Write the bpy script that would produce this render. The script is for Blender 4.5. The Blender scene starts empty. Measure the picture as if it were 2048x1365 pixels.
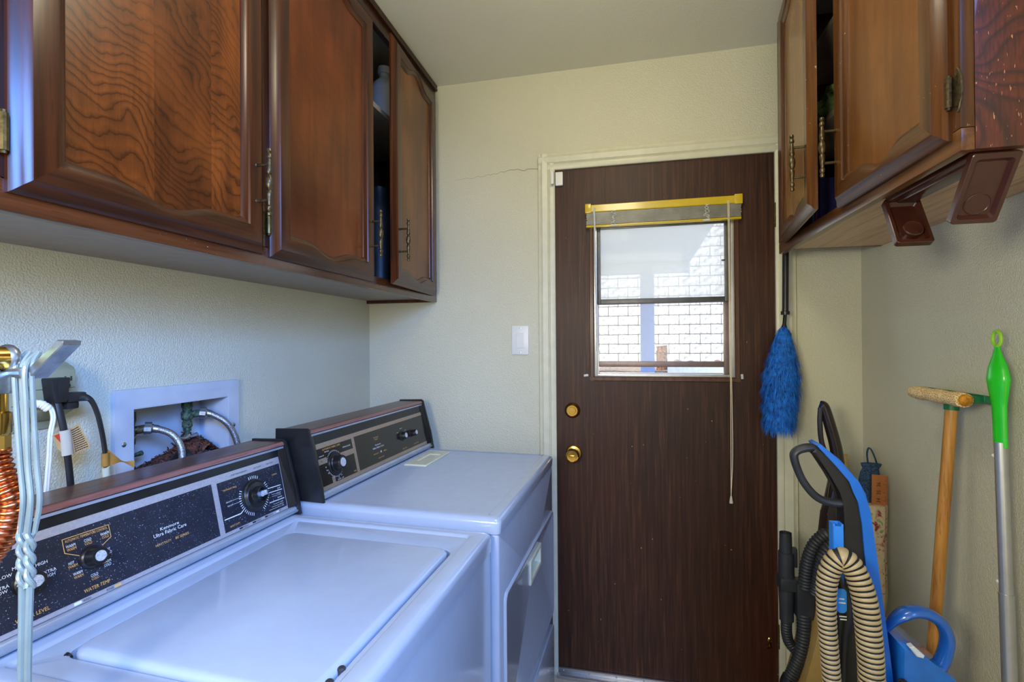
import bpy, bmesh, math, random
from mathutils import Vector, Matrix

random.seed(7)
R = math.radians
S = bpy.context.scene
COL = S.collection

# ------------------------------------------------------------------ camera
cam_d = bpy.data.cameras.new('camera')
cam_d.sensor_width = 36.0
cam_d.lens = 998.3 * 36.0 / 2048.0
cam_d.clip_start = 0.02
cam = bpy.data.objects.new('camera', cam_d)
COL.objects.link(cam)
_y, _p, _r = R(12.737), R(0.23), R(-0.407)
_F = Vector((-math.sin(_y) * math.cos(_p), math.cos(_y) * math.cos(_p), math.sin(_p)))
_r0 = Vector((math.cos(_y), math.sin(_y), 0))
_u0 = _r0.cross(_F)
_rt = _r0 * math.cos(_r) + _u0 * math.sin(_r)
_up = -_r0 * math.sin(_r) + _u0 * math.cos(_r)
cam.matrix_world = Matrix(((_rt.x, _up.x, -_F.x, 0), (_rt.y, _up.y, -_F.y, 0), (_rt.z, _up.z, -_F.z, 1.335), (0, 0, 0, 1)))
S.camera = cam

# ------------------------------------------------------------------ view, world, lights
S.view_settings.view_transform = 'Standard'
S.view_settings.look = 'None'
S.view_settings.gamma = 1.0
S.view_settings.use_curve_mapping = False
S.view_settings.exposure = 0.22

W = bpy.data.worlds.new('world')
S.world = W
W.use_nodes = True
wn = W.node_tree
wn.nodes.clear()
sky = wn.nodes.new('ShaderNodeTexSky')
sky.sky_type = 'NISHITA'
sky.sun_disc = False
sky.sun_elevation = R(48)
sky.sun_rotation = R(200)
bg = wn.nodes.new('ShaderNodeBackground')
bg.inputs['Strength'].default_value = 0.7
wo = wn.nodes.new('ShaderNodeOutputWorld')
wn.links.new(sky.outputs[0], bg.inputs[0])
wn.links.new(bg.outputs[0], wo.inputs[0])

sun_d = bpy.data.lights.new('sun', 'SUN')
sun_d.energy = 3.4
sun_d.angle = R(0.6)
sun_d.color = (1.0, 0.96, 0.9)
sun = bpy.data.objects.new('sun', sun_d)
COL.objects.link(sun)
sun.rotation_euler = Vector((0.35, 0.62, -0.72)).to_track_quat('-Z', 'Y').to_euler()


def area(name, loc, aim, sx, sy, energy, col):
    d = bpy.data.lights.new(name, 'AREA')
    d.shape = 'RECTANGLE'
    d.size = sx
    d.size_y = sy
    d.energy = energy
    d.color = col
    o = bpy.data.objects.new(name, d)
    COL.objects.link(o)
    o.location = loc
    o.rotation_euler = (Vector(aim) - Vector(loc)).to_track_quat('-Z', 'Y').to_euler()
    return o


# cool light from an assumed, unseen window in the right wall, behind the camera
day = area('assumed_daylight', (0.78, -0.50, 1.95), (-0.70, 0.62, 0.80), 1.0, 0.8, 44.0, (0.14, 0.36, 1.0))
day.data.spread = R(88)
# added warm fill behind the camera, brightens the right and far walls
area('warm_fill', (0.15, -1.55, 1.35), (0.25, 1.0, 1.25), 0.9, 1.9, 9.0, (1.0, 0.90, 0.70))
# added soft fill, left of and behind the camera, brightens the right wall
area('added_side_fill', (-0.45, -0.30, 1.50), (0.75, 1.2, 1.05), 0.30, 0.30, 15.0, (1.0, 0.91, 0.70))
# ceiling lamp assumed from the cabinet shadows, out of frame above
lamp_d = bpy.data.lights.new('assumed_ceiling_lamp_light', 'POINT')
lamp_d.shadow_soft_size = 0.11
lamp_d.energy = 9.0
lamp_d.color = (1.0, 0.90, 0.66)
lamp_l = bpy.data.objects.new('assumed_ceiling_lamp_light', lamp_d)
COL.objects.link(lamp_l)
lamp_l.location = (-0.02, 0.95, 2.30)

# ------------------------------------------------------------------ materials


def lin(c):
    def f(v):
        v /= 255.0
        return v / 12.92 if v <= 0.04045 else ((v + 0.055) / 1.055) ** 2.4
    return (f(c[0]), f(c[1]), f(c[2]), 1.0)


class NT:
    def __init__(self, name):
        self.m = bpy.data.materials.new(name)
        self.m.use_nodes = True
        self.t = self.m.node_tree
        self.t.nodes.clear()
        self.out = self.n('ShaderNodeOutputMaterial')
        self.b = self.n('ShaderNodeBsdfPrincipled')
        self.l(self.b.outputs[0], self.out.inputs[0])
        self._tc = None

    def n(self, typ, **k):
        x = self.t.nodes.new(typ)
        for a, v in k.items():
            setattr(x, a, v)
        return x

    def l(self, a, b):
        self.t.links.new(a, b)

    def tc(self, scale=(1, 1, 1), rot=(0, 0, 0), loc=(0, 0, 0)):
        if self._tc is None:
            self._tc = self.n('ShaderNodeTexCoord')
        mp = self.n('ShaderNodeMapping')
        mp.inputs['Scale'].default_value = scale
        mp.inputs['Rotation'].default_value = rot
        mp.inputs['Location'].default_value = loc
        self.l(self._tc.outputs['Object'], mp.inputs['Vector'])
        return mp.outputs[0]

    def noise(self, vec, scale, detail=3.0, rough=0.55, dist=0.0):
        x = self.n('ShaderNodeTexNoise')
        x.inputs['Scale'].default_value = scale
        x.inputs['Detail'].default_value = detail
        x.inputs['Roughness'].default_value = rough
        x.inputs['Distortion'].default_value = dist
        self.l(vec, x.inputs['Vector'])
        return x.outputs['Fac']

    def ramp(self, fac, stops):
        x = self.n('ShaderNodeValToRGB')
        e = x.color_ramp.elements
        while len(e) < len(stops):
            e.new(0.5)
        for i, (p, c) in enumerate(stops):
            e[i].position = p
            e[i].color = c if len(c) == 4 else (*c, 1)
        self.l(fac, x.inputs[0])
        return x.outputs[0]

    def mix(self, fac, a, b, mode='MIX'):
        x = self.n('ShaderNodeMix', data_type='RGBA', blend_type=mode)
        for sock, v in ((x.inputs[0], fac), (x.inputs[6], a), (x.inputs[7], b)):
            if hasattr(v, 'is_linked'):
                self.l(v, sock)
            elif isinstance(v, (int, float)):
                sock.default_value = v
            else:
                sock.default_value = v if len(v) == 4 else (*v, 1)
        return x.outputs[2]

    def math(self, op, a, b=0.0):
        x = self.n('ShaderNodeMath', operation=op)
        for sock, v in ((x.inputs[0], a), (x.inputs[1], b)):
            if hasattr(v, 'is_linked'):
                self.l(v, sock)
            else:
                sock.default_value = v
        return x.outputs[0]

    def bump(self, h, strength, dist=0.001):
        x = self.n('ShaderNodeBump')
        x.inputs['Strength'].default_value = strength
        x.inputs['Distance'].default_value = dist
        self.l(h, x.inputs['Height'])
        self.l(x.outputs[0], self.b.inputs['Normal'])

    def set(self, **k):
        for a, v in k.items():
            self.b.inputs[a.replace('_', ' ')].default_value = v
        return self


def flat(name, rgb, rough=0.45, metal=0.0, var=0.06, bump=0.0, bscale=300, coat=0.0, scale=25.0, spec=0.5):
    """a plain finish with slight procedural mottling"""
    t = NT(name)
    c = lin(rgb)
    v = t.tc()
    f = t.noise(v, scale, 3)
    d = tuple(max(0, x * (1 - var * 2.2)) for x in c[:3])
    u = tuple(min(1, x * (1 + var * 1.2)) for x in c[:3])
    t.l(t.ramp(f, [(0.3, d), (0.7, u)]), t.b.inputs['Base Color'])
    t.set(Roughness=rough, Metallic=metal)
    t.b.inputs['Specular IOR Level'].default_value = spec
    if coat:
        t.b.inputs['Coat Weight'].default_value = coat
        t.b.inputs['Coat Roughness'].default_value = 0.12
    if bump:
        t.bump(t.noise(t.tc(), bscale, 2), bump)
    return t.m


def wood(name, dark, mid, light, axis='Z', rough=0.3, coat=0.35, grain=1.0, blot=0.5, wear=0.0):
    """straight-grained varnished wood, grain along the given object axis"""
    t = NT(name)
    long_, fine = 2.2, 55.0
    sc = {'X': (long_, fine, fine), 'Y': (fine, long_, fine), 'Z': (fine, fine, long_)}[axis]
    g = t.noise(t.tc(sc), 1.0 * grain, 4, 0.6, 0.4)
    c = t.ramp(g, [(0.28, lin(dark)), (0.5, lin(mid)), (0.75, lin(light))])
    b = t.noise(t.tc(), 4.5, 3)
    c = t.mix(t.math('MULTIPLY', b, blot), c, lin(dark), 'MIX')
    sc2 = tuple(s * 4 for s in sc)
    pores = t.noise(t.tc(sc2), 1.0, 2)
    c = t.mix(t.math('MULTIPLY', t.math('GREATER_THAN', pores, 0.64), 0.3), c, lin([x * 0.4 for x in dark]))
    if wear:
        w = t.noise(t.tc(), 140, 4, 0.7)
        w2 = t.noise(t.tc(), 9, 2)
        k = t.math('MULTIPLY', t.math('GREATER_THAN', w, 0.68), t.math('GREATER_THAN', w2, 0.52))
        c = t.mix(t.math('MULTIPLY', k, wear), c, lin((205, 190, 165)))
    t.l(c, t.b.inputs['Base Color'])
    t.set(Roughness=rough)
    t.b.inputs['Specular IOR Level'].default_value = 0.35
    t.b.inputs['Coat Weight'].default_value = coat
    t.b.inputs['Coat Roughness'].default_value = 0.18
    t.bump(t.noise(t.tc(sc), 2.0, 3), 0.12, 0.0006)
    return t.m


def figured(name, dark, mid, light, strips, seed, lines=1.0, rough=0.3, tilt=0.5, scl=1.0):
    """rotary cut veneer: wavy dark growth lines, in strips of differing tone across object Y"""
    t = NT(name)
    tcn = t.tc()
    sep = t.n('ShaderNodeSeparateXYZ')
    t.l(tcn, sep.inputs[0])
    # strip index shifts the pattern
    idx = None
    for s in strips:
        gt = t.math('GREATER_THAN', sep.outputs['Y'], s)
        idx = gt if idx is None else t.math('ADD', idx, gt)
    big = t.n('ShaderNodeTexNoise')
    big.inputs['Scale'].default_value = 4.6 * scl
    big.inputs['Detail'].default_value = 2.0
    big.inputs['Distortion'].default_value = 0.3
    comb = t.n('ShaderNodeCombineXYZ')
    t.l(t.math('ADD', sep.outputs['X'], t.math('MULTIPLY', idx, 3.7) if idx is not None else seed), comb.inputs[0])
    t.l(sep.outputs['Y'], comb.inputs[1])
    t.l(t.math('ADD', sep.outputs['Z'], seed), comb.inputs[2])
    t.l(comb.outputs[0], big.inputs['Vector'])
    fine = t.noise(comb.outputs[0], 45, 3)
    h = t.math('ADD', t.math('MULTIPLY', sep.outputs['Z'], 52.0 * scl), t.math('MULTIPLY', sep.outputs['Y'], 52.0 * tilt * scl))
    h = t.math('ADD', h, t.math('MULTIPLY', big.outputs['Fac'], 15.0))
    h = t.math('ADD', h, t.math('MULTIPLY', fine, 1.1))
    fr = t.math('FRACT', h)
    line = t.ramp(fr, [(0.0, (0.3, 0.3, 0.3, 1)), (0.06, (0.05, 0.05, 0.05, 1)), (0.2, (0.6, 0.6, 0.6, 1)), (0.45, (1, 1, 1, 1)), (1.0, (0.6, 0.6, 0.6, 1))])
    tone = t.noise(comb.outputs[0], 2.4, 2)
    c = t.ramp(tone, [(0.3, lin(mid)), (0.72, lin(light))])
    c = t.mix(t.math('MULTIPLY', t.math('SUBTRACT', 1.0, line), 0.8 * lines), c, lin(dark))
    hair = t.noise(t.tc((260, 260, 22)), 1.0, 2)
    c = t.mix(t.math('MULTIPLY', hair, 0.42), c, lin(dark))
    streak = t.noise(t.tc((34, 34, 2.2), loc=(seed, 0, 0)), 1.0, 4, 0.6)
    c = t.mix(t.ramp(streak, [(0.45, (0, 0, 0, 1)), (0.8, (0.7, 0.7, 0.7, 1))]), c, lin(dark))
    smoke = t.noise(t.tc((7, 7, 3.5), loc=(seed, 3, 1)), 1.0, 3, 0.5)
    c = t.mix(t.ramp(smoke, [(0.5, (0, 0, 0, 1)), (0.75, (0.5, 0.5, 0.5, 1))]), c, lin(dark))
    c = t.mix(t.ramp(smoke, [(0.25, (0.45, 0.45, 0.45, 1)), (0.48, (0, 0, 0, 1))]), c, lin([min(255, q * 1.22) for q in light]))
    if idx is not None:
        alt = t.math('MULTIPLY', t.math('FRACT', t.math('MULTIPLY', idx, 0.5)), 0.55)
        c = t.mix(alt, c, lin(dark))
    t.l(c, t.b.inputs['Base Color'])
    t.set(Roughness=rough)
    t.b.inputs['Coat Weight'].default_value = 0.06
    t.b.inputs['Coat Roughness'].default_value = 0.2
    t.b.inputs['Specular IOR Level'].default_value = 0.3
    t.bump(line, 0.1, 0.0004)
    return t.m


def wall_mat(name, rgb, bump=0.55, rough=0.34, dirt=0.08, scale=270):
    t = NT(name)
    c = lin(rgb)
    f = t.noise(t.tc(), 1.6, 4)
    d = tuple(x * (1 - dirt) for x in c[:3])
    t.l(t.ramp(f, [(0.3, d), (0.7, c)]), t.b.inputs['Base Color'])
    t.set(Roughness=rough)
    n1 = t.noise(t.tc(), scale, 2, 0.5)
    n2 = t.noise(t.tc(), scale * 0.35, 2, 0.5)
    t.bump(t.math('ADD', t.ramp(n1, [(0.38, (0, 0, 0, 1)), (0.66, (1, 1, 1, 1))]), t.math('MULTIPLY', n2, 0.8)), bump, 0.0014)
    return t.m


M = {}
M['wall'] = wall_mat('wall_paint', (207, 206, 184))
M['ceiling'] = wall_mat('ceiling_paint', (224, 224, 206), 0.18, 0.6, 0.05, 160)
M['trim'] = flat('trim_paint', (208, 208, 186), 0.35, var=0.03)
M['floor'] = flat('vinyl_floor', (186, 176, 158), 0.4, var=0.12, scale=9)
M['door'] = None


def door_mat():
    t = NT('stained_door_veneer')
    g = t.noise(t.tc((120, 120, 4.0)), 1.0, 5, 0.65, 0.3)
    c = t.ramp(g, [(0.3, lin((28, 15, 9))), (0.52, lin((56, 32, 20))), (0.74, lin((90, 58, 38)))])
    b = t.noise(t.tc((4.5, 4.5, 1.6)), 1.0, 3, 0.5)
    c = t.mix(t.ramp(b, [(0.35, (0, 0, 0, 1)), (0.7, (0.55, 0.55, 0.55, 1))]), c, lin((68, 31, 18)))
    b2 = t.noise(t.tc((3.0, 3.0, 2.2), loc=(5, 2, 1)), 1.0, 3, 0.5)
    c = t.mix(t.ramp(b2, [(0.5, (0, 0, 0, 1)), (0.72, (0.5, 0.5, 0.5, 1))]), c, lin((28, 15, 9)))
    sp = t.noise(t.tc((1, 1, 0.5)), 95, 2, 0.4)
    c = t.mix(t.math('MULTIPLY', t.math('GREATER_THAN', sp, 0.765), 0.6), c, lin((196, 150, 120)))
    t.l(c, t.b.inputs['Base Color'])
    t.set(Roughness=0.46)
    t.b.inputs['Specular IOR Level'].default_value = 0.35
    t.bump(g, 0.35, 0.0008)
    return t.m


M['door'] = door_mat()
M['door_trim'] = wood('door_window_trim_wood', (58, 34, 25), (88, 56, 42), (112, 76, 58), 'Z', 0.4, 0.2)
M['cab_stile'] = wood('cabinet_stile_wood', (36, 15, 7), (74, 35, 14), (104, 54, 22), 'Z', 0.3, 0.2)
M['cab_rail'] = wood('cabinet_rail_wood', (36, 16, 8), (72, 36, 16), (100, 56, 27), 'Y', 0.3, 0.22)
M['cab_frame_v'] = wood('face_frame_stile_wood', (28, 12, 6), (54, 25, 11), (78, 39, 18), 'Z', 0.32, 0.2)
M['cab_frame_h'] = wood('face_frame_rail_wood', (46, 22, 11), (84, 44, 21), (112, 66, 35), 'Y', 0.27, 0.3, wear=0.5)
M['cab_frame_rh'] = wood('face_frame_rail_wood_worn', (62, 34, 15), (106, 66, 33), (134, 92, 51), 'Y', 0.3, 0.4, wear=0.8)
M['cab_rstile'] = wood('right_cabinet_stile_wood', (48, 25, 10), (88, 52, 23), (116, 76, 37), 'Z', 0.3, 0.2, wear=0.5)
M['cab_rrail'] = wood('right_cabinet_rail_wood', (50, 28, 13), (90, 55, 27), (116, 78, 43), 'Y', 0.28, 0.25, wear=0.7)
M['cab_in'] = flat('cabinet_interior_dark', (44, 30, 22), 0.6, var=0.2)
M['cab_under'] = flat('cabinet_underside_paint', (150, 138, 126), 0.45, var=0.05)
M['cab_under_r'] = wood('cabinet_underside_plywood', (150, 106, 66), (206, 162, 116), (222, 184, 138), 'Y', 0.38, 0.25, blot=0.3, wear=0.8)
M['panel1'] = figured('veneer_panel_figured', (38, 16, 6), (112, 54, 18), (146, 78, 28), [0.205, 0.325], 2.7, 1.0, 0.3, 0.4)
M['panel2'] = figured('veneer_panel_plain', (50, 22, 9), (92, 42, 15), (124, 62, 22), [], 4.1, 0.22, 0.28, 0.2, 0.5)
M['panel3'] = figured('veneer_panel_fine', (66, 36, 14), (112, 66, 27), (136, 86, 38), [], 8.6, 0.4, 0.28, 0.5, 1.6)
M['panel4'] = figured('veneer_panel_pale', (76, 44, 18), (112, 68, 30), (134, 88, 44), [0.24], 11.2, 0.12, 0.28, 0.2, 0.5)
M['panel5'] = figured('veneer_panel_palest', (110, 76, 40), (146, 104, 58), (164, 124, 76), [], 15.0, 0.1, 0.26, 0.2, 0.5)


def endpanel_mat():
    t = NT('red_oak_end_panel')
    tcn = t.tc()
    sep = t.n('ShaderNodeSeparateXYZ')
    t.l(tcn, sep.inputs[0])
    big = t.noise(tcn, 4.2, 2, 0.5, 0.5)
    h = t.math('ADD', t.math('MULTIPLY', sep.outputs['Z'], 26.0), t.math('MULTIPLY', big, 22.0))
    fr = t.math('FRACT', h)
    c = t.ramp(fr, [(0.0, lin((60, 23, 10))), (0.25, lin((98, 40, 17))), (0.8, lin((80, 31, 13))), (1.0, lin((54, 21, 9)))])
    hair = t.noise(t.tc((240, 240, 26)), 1.0, 3)
    c = t.mix(t.ramp(hair, [(0.45, (0, 0, 0, 1)), (0.62, (0.6, 0.6, 0.6, 1))]), c, lin((44, 16, 9)))
    fl = t.noise(t.tc((420, 420, 75), loc=(3, 1, 2)), 1.0, 1, 0.4)
    c = t.mix(t.math('MULTIPLY', t.math('GREATER_THAN', fl, 0.735), 0.75), c, lin((214, 150, 112)))
    t.l(c, t.b.inputs['Base Color'])
    t.set(Roughness=0.35)
    t.b.inputs['Coat Weight'].default_value = 0.3
    return t.m


M['endpanel'] = endpanel_mat()
M['brass'] = flat('antique_brass', (112, 96, 58), 0.36, 0.85, var=0.25, scale=120)
M['brass_bright'] = flat('polished_brass', (196, 160, 84), 0.22, 1.0, var=0.08)
M['bronze'] = flat('dark_antique_brass', (96, 84, 60), 0.36, 0.75, var=0.3, scale=150)
M['alu'] = flat('aluminium', (190, 192, 196), 0.34, 0.9, var=0.05)
M['alu_dark'] = flat('dull_grey_aluminium', (92, 94, 96), 0.42, 0.7, var=0.1)
M['alu_mauve'] = flat('anodised_bronze_aluminium', (128, 114, 114), 0.4, 0.6, var=0.06)
M['chrome'] = flat('chrome', (214, 218, 224), 0.16, 1.0, var=0.03)
M['steel'] = flat('galvanised_steel', (172, 178, 182), 0.32, 0.9, var=0.15, scale=60)
M['enamel'] = flat('white_enamel', (164, 175, 190), 0.2, var=0.015, coat=0.6)
M['enamel_dark'] = flat('dark_gap', (30, 32, 36), 0.7)
M['cream'] = flat('cream_plastic', (206, 208, 182), 0.38, var=0.03)
M['beige'] = flat('beige_plastic', (150, 150, 120), 0.42, var=0.05)
M['white_plastic'] = flat('white_plastic', (226, 228, 226), 0.35, var=0.02)
M['black_plastic'] = flat('black_plastic', (24, 25, 27), 0.32, var=0.2)
M['black_satin'] = flat('black_satin_plastic', (30, 29, 29), 0.42, var=0.2)
M['black_rubber'] = flat('black_rubber', (26, 27, 30), 0.5, var=0.2)
M['grey_black'] = flat('charcoal_plastic', (44, 47, 50), 0.45, var=0.15)
M['brown_black'] = flat('brown_black_gloss', (38, 28, 27), 0.2, var=0.15, coat=0.5)
M['slot'] = flat('dark_slot', (52, 46, 32), 0.7)


def speckled(name, base, spots):
    t = NT(name)
    n = t.noise(t.tc(), 420, 2, 0.5)
    big = t.noise(t.tc(), 10, 2)
    k = t.math('MULTIPLY', t.math('GREATER_THAN', n, 0.68), t.ramp(big, [(0.35, (0.25, 0.25, 0.25, 1)), (0.62, (1, 1, 1, 1))]))
    n3 = t.noise(t.tc(), 34, 4, 0.7)
    c = t.mix(t.math('MULTIPLY', n3, 0.35), lin(base), lin((66, 72, 92)))
    t.l(t.mix(t.math('MULTIPLY', k, 0.75), c, lin(spots)), t.b.inputs['Base Color'])
    t.set(Roughness=0.22)
    return t.m


M['glass_panel'] = speckled('dusty_black_panel', (24, 25, 30), (178, 188, 206))
M['glass_panel_clean'] = flat('black_brown_panel', (36, 33, 27), 0.2, var=0.1)
M['cap'] = flat('brushed_cap', (206, 212, 220), 0.3, 0.35, var=0.2, scale=300)
M['base_chrome'] = flat('base_strip_metal', (170, 178, 190), 0.3, 0.45, var=0.04)
M['silver_strip'] = flat('silver_panel_frame', (190, 188, 194), 0.38, 0.5, var=0.05, scale=200)
M['tan_strip'] = flat('champagne_panel_frame', (172, 152, 132), 0.38, 0.6, var=0.05, scale=200)
M['laminate'] = wood('woodgrain_laminate', (52, 30, 24), (84, 54, 44), (108, 74, 60), 'Y', 0.34, 0.2, 1.3, 0.25)
M['laminate_edge'] = wood('woodgrain_laminate_edge', (92, 56, 52), (128, 84, 78), (152, 108, 100), 'Y', 0.3, 0.3, 1.3, 0.2)
M['ink_white'] = flat('white_print', (222, 226, 230), 0.5, var=0.0)
M['ink_gold'] = flat('gold_print', (214, 164, 86), 0.5, var=0.0)
M['ink_black'] = flat('black_print', (28, 28, 30), 0.5, var=0.0)
M['blue_plastic'] = flat('blue_plastic', (14, 108, 210), 0.3, var=0.04, coat=0.3)
M['blue_bright'] = flat('bright_blue_plastic', (52, 140, 236), 0.35, var=0.04)
M['green_plastic'] = flat('lime_green_plastic', (30, 196, 28), 0.3, var=0.04, coat=0.2)
M['green_rim'] = flat('pale_lime_plastic', (150, 212, 62), 0.35, var=0.04)
M['green_dark'] = flat('bottle_green_plastic', (14, 108, 66), 0.35, var=0.08)
M['yellow_paint'] = flat('yellow_enamel', (206, 178, 24), 0.26, var=0.03, coat=0.3)
M['slat'] = flat('grey_slat_enamel', (150, 150, 142), 0.35, 0.2, var=0.1)
M['cord'] = flat('cream_cord', (226, 212, 184), 0.6, var=0.04)
M['tape'] = flat('tan_tape', (168, 122, 56), 0.4, var=0.12)
M['tag'] = flat('tan_paper_tag', (196, 162, 112), 0.6, var=0.05)
M['tag_white'] = flat('grey_tag_sleeve', (188, 184, 170), 0.45, var=0.05)
M['red'] = flat('red_print', (196, 66, 40), 0.5, var=0.03)
M['verdigris'] = flat('verdigris_brass', (66, 92, 74), 0.6, 0.3, var=0.5, scale=160, bump=0.4, bscale=400)
M['old_brass'] = flat('tarnished_brass', (98, 80, 52), 0.5, 0.6, var=0.4, scale=160, bump=0.3, bscale=400)
M['rust'] = flat('rusty_fibre', (104, 58, 38), 0.85, var=0.6, scale=220)
M['rust_dark'] = flat('dark_rusty_fibre', (46, 28, 22), 0.9, var=0.5, scale=220)
M['copper'] = flat('copper', (206, 122, 80), 0.25, 1.0, var=0.12)
M['mop_steel'] = flat('satin_aluminium_tube', (186, 188, 190), 0.34, 0.75, var=0.04)
M['yellow_wood'] = wood('yellow_pine_handle', (132, 84, 34), (196, 142, 68), (214, 166, 92), 'Z', 0.42, 0.15, 0.8, 0.35)
M['ruler_wood'] = flat('pale_ruler_wood', (214, 182, 116), 0.45, var=0.08)
M['ruler_red'] = flat('amber_ruler_wood', (184, 116, 66), 0.45, var=0.1)
M['denim'] = flat('denim_cloth', (52, 84, 120), 0.85, var=0.4, scale=200)
M['tan_plastic'] = flat('gold_tan_plastic', (176, 146, 84), 0.3, var=0.05, coat=0.3)
M['holder_brown'] = flat('chocolate_brown_plastic', (66, 32, 24), 0.3, var=0.06, coat=0.2)
M['stucco'] = flat('stucco', (196, 196, 200), 0.9, var=0.06)
M['block'] = flat('painted_block', (200, 196, 192), 0.9, var=0.34, scale=16, bump=0.25, bscale=40)
M['mortar'] = flat('mortar', (92, 90, 88), 0.95, var=0.1)
M['beam_paint'] = flat('patio_beam_paint', (178, 186, 200), 0.7, var=0.04)
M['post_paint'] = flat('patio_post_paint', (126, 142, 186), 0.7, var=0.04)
M['patio_white'] = flat('patio_ceiling_paint', (216, 218, 224), 0.8, var=0.04)
M['earth'] = flat('dry_earth', (150, 128, 104), 0.95, var=0.3, scale=30)
M['bark'] = flat('brown_bark', (128, 84, 56), 0.9, var=0.6, scale=40, bump=0.8, bscale=50)
M['concrete'] = flat('concrete', (164, 162, 158), 0.9, var=0.1, scale=8)


def braided():
    t = NT('braided_steel_hose')
    v = t.n('ShaderNodeTexVoronoi')
    v.inputs['Scale'].default_value = 520
    t.l(t.tc(), v.inputs['Vector'])
    c = t.ramp(v.outputs['Distance'], [(0.1, lin((196, 200, 204))), (0.55, lin((110, 112, 118)))])
    sp = t.noise(t.tc(), 160, 1)
    c = t.mix(t.math('GREATER_THAN', sp, 0.7), c, lin((92, 120, 178)))
    t.l(c, t.b.inputs['Base Color'])
    t.set(Roughness=0.35, Metallic=0.7)
    t.bump(v.outputs['Distance'], 0.6, 0.0006)
    return t.m


M['braid'] = braided()


def netting():
    t = NT('sponge_netting')
    v = t.n('ShaderNodeTexVoronoi')
    v.feature = 'DISTANCE_TO_EDGE'
    v.inputs['Scale'].default_value = 190
    t.l(t.tc(), v.inputs['Vector'])
    t.l(t.ramp(v.outputs['Distance'], [(0.05, lin((226, 206, 162))), (0.2, lin((176, 138, 84)))]), t.b.inputs['Base Color'])
    t.set(Roughness=0.85)
    t.bump(v.outputs['Distance'], -0.6, 0.001)
    return t.m


M['netting'] = netting()
M['sponge'] = flat('amber_sponge', (190, 130, 34), 0.9, var=0.25, scale=150, bump=0.6, bscale=260)


def floral():
    t = NT('floral_print_cloth')
    f = t.noise(t.tc(), 40, 2, 0.5, 1.0)
    t.l(t.ramp(f, [(0.32, lin((140, 60, 70))), (0.42, lin((206, 180, 148))), (0.58, lin((212, 196, 164))), (0.66, lin((128, 158, 96)))]), t.b.inputs['Base Color'])
    t.set(Roughness=0.9)
    return t.m


M['floral'] = floral()


def clear(name, rgb, rough, trans, haze=0.0, alpha=1.0):
    t = NT(name)
    t.set(Roughness=rough)
    t.b.inputs['Base Color'].default_value = lin(rgb)
    t.b.inputs['Transmission Weight'].default_value = trans
    t.b.inputs['IOR'].default_value = 1.3
    if haze:
        d = t.n('ShaderNodeBsdfDiffuse')
        d.inputs[0].default_value = lin((240, 236, 228))
        tr = t.n('ShaderNodeBsdfTransparent')
        gl = t.n('ShaderNodeBsdfGlossy')
        gl.inputs['Roughness'].default_value = 0.04
        ms = t.n('ShaderNodeMixShader')
        ms.inputs[0].default_value = haze
        dl = t.n('ShaderNodeBsdfTranslucent')
        dl.inputs[0].default_value = lin((252, 245, 234))
        t.l(tr.outputs[0], ms.inputs[1])
        t.l(dl.outputs[0], ms.inputs[2])
        ms2 = t.n('ShaderNodeMixShader')
        ms2.inputs[0].default_value = 0.04
        t.l(ms.outputs[0], ms2.inputs[1])
        t.l(gl.outputs[0], ms2.inputs[2])
        t.l(ms2.outputs[0], t.out.inputs[0])
    return t.m


M['pane_dusty'] = clear('dusty_window_glass', (255, 255, 255), 0.05, 1.0, haze=0.5)
M['pane'] = clear('window_glass_with_screen', (255, 255, 255), 0.05, 1.0, haze=0.12)
M['tank_blue'] = flat('translucent_blue_tank', (22, 104, 196), 0.16, var=0.08, coat=0.6)
M['tank_rim'] = flat('blue_tank_handle', (30, 96, 190), 0.2, var=0.05, coat=0.6)
M['clear_clip'] = flat('pale_clip', (206, 214, 222), 0.25, var=0.04)
M['clear_cord'] = flat('translucent_plastic_line', (142, 156, 148), 0.2, var=0.08, coat=0.5)
M['clear_cord'].node_tree.nodes['Principled BSDF'].inputs['Transmission Weight'].default_value = 0.25
M['fluff'] = flat('blue_fluff', (30, 124, 242), 0.8, var=0.25, scale=60)
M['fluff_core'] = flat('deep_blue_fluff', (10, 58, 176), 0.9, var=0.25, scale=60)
M['hose_tan'] = flat('translucent_tan_hose', (176, 156, 112), 0.35, var=0.08)
M['green_bag'] = flat('clear_green_bag', (116, 150, 92), 0.25, var=0.4, scale=30, bump=0.8, bscale=40, coat=0.5)
M['teal'] = flat('teal_cover', (36, 128, 152), 0.5)
M['magenta'] = flat('magenta_cover', (128, 34, 92), 0.5)
M['navy'] = flat('navy_cover', (38, 36, 110), 0.5)
M['shelf'] = flat('pale_shelf_board', (170, 158, 140), 0.5, var=0.08)
M['globe'] = flat('white_glass_globe', (236, 238, 238), 0.3, var=0.01)

# ------------------------------------------------------------------ mesh helpers


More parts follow.
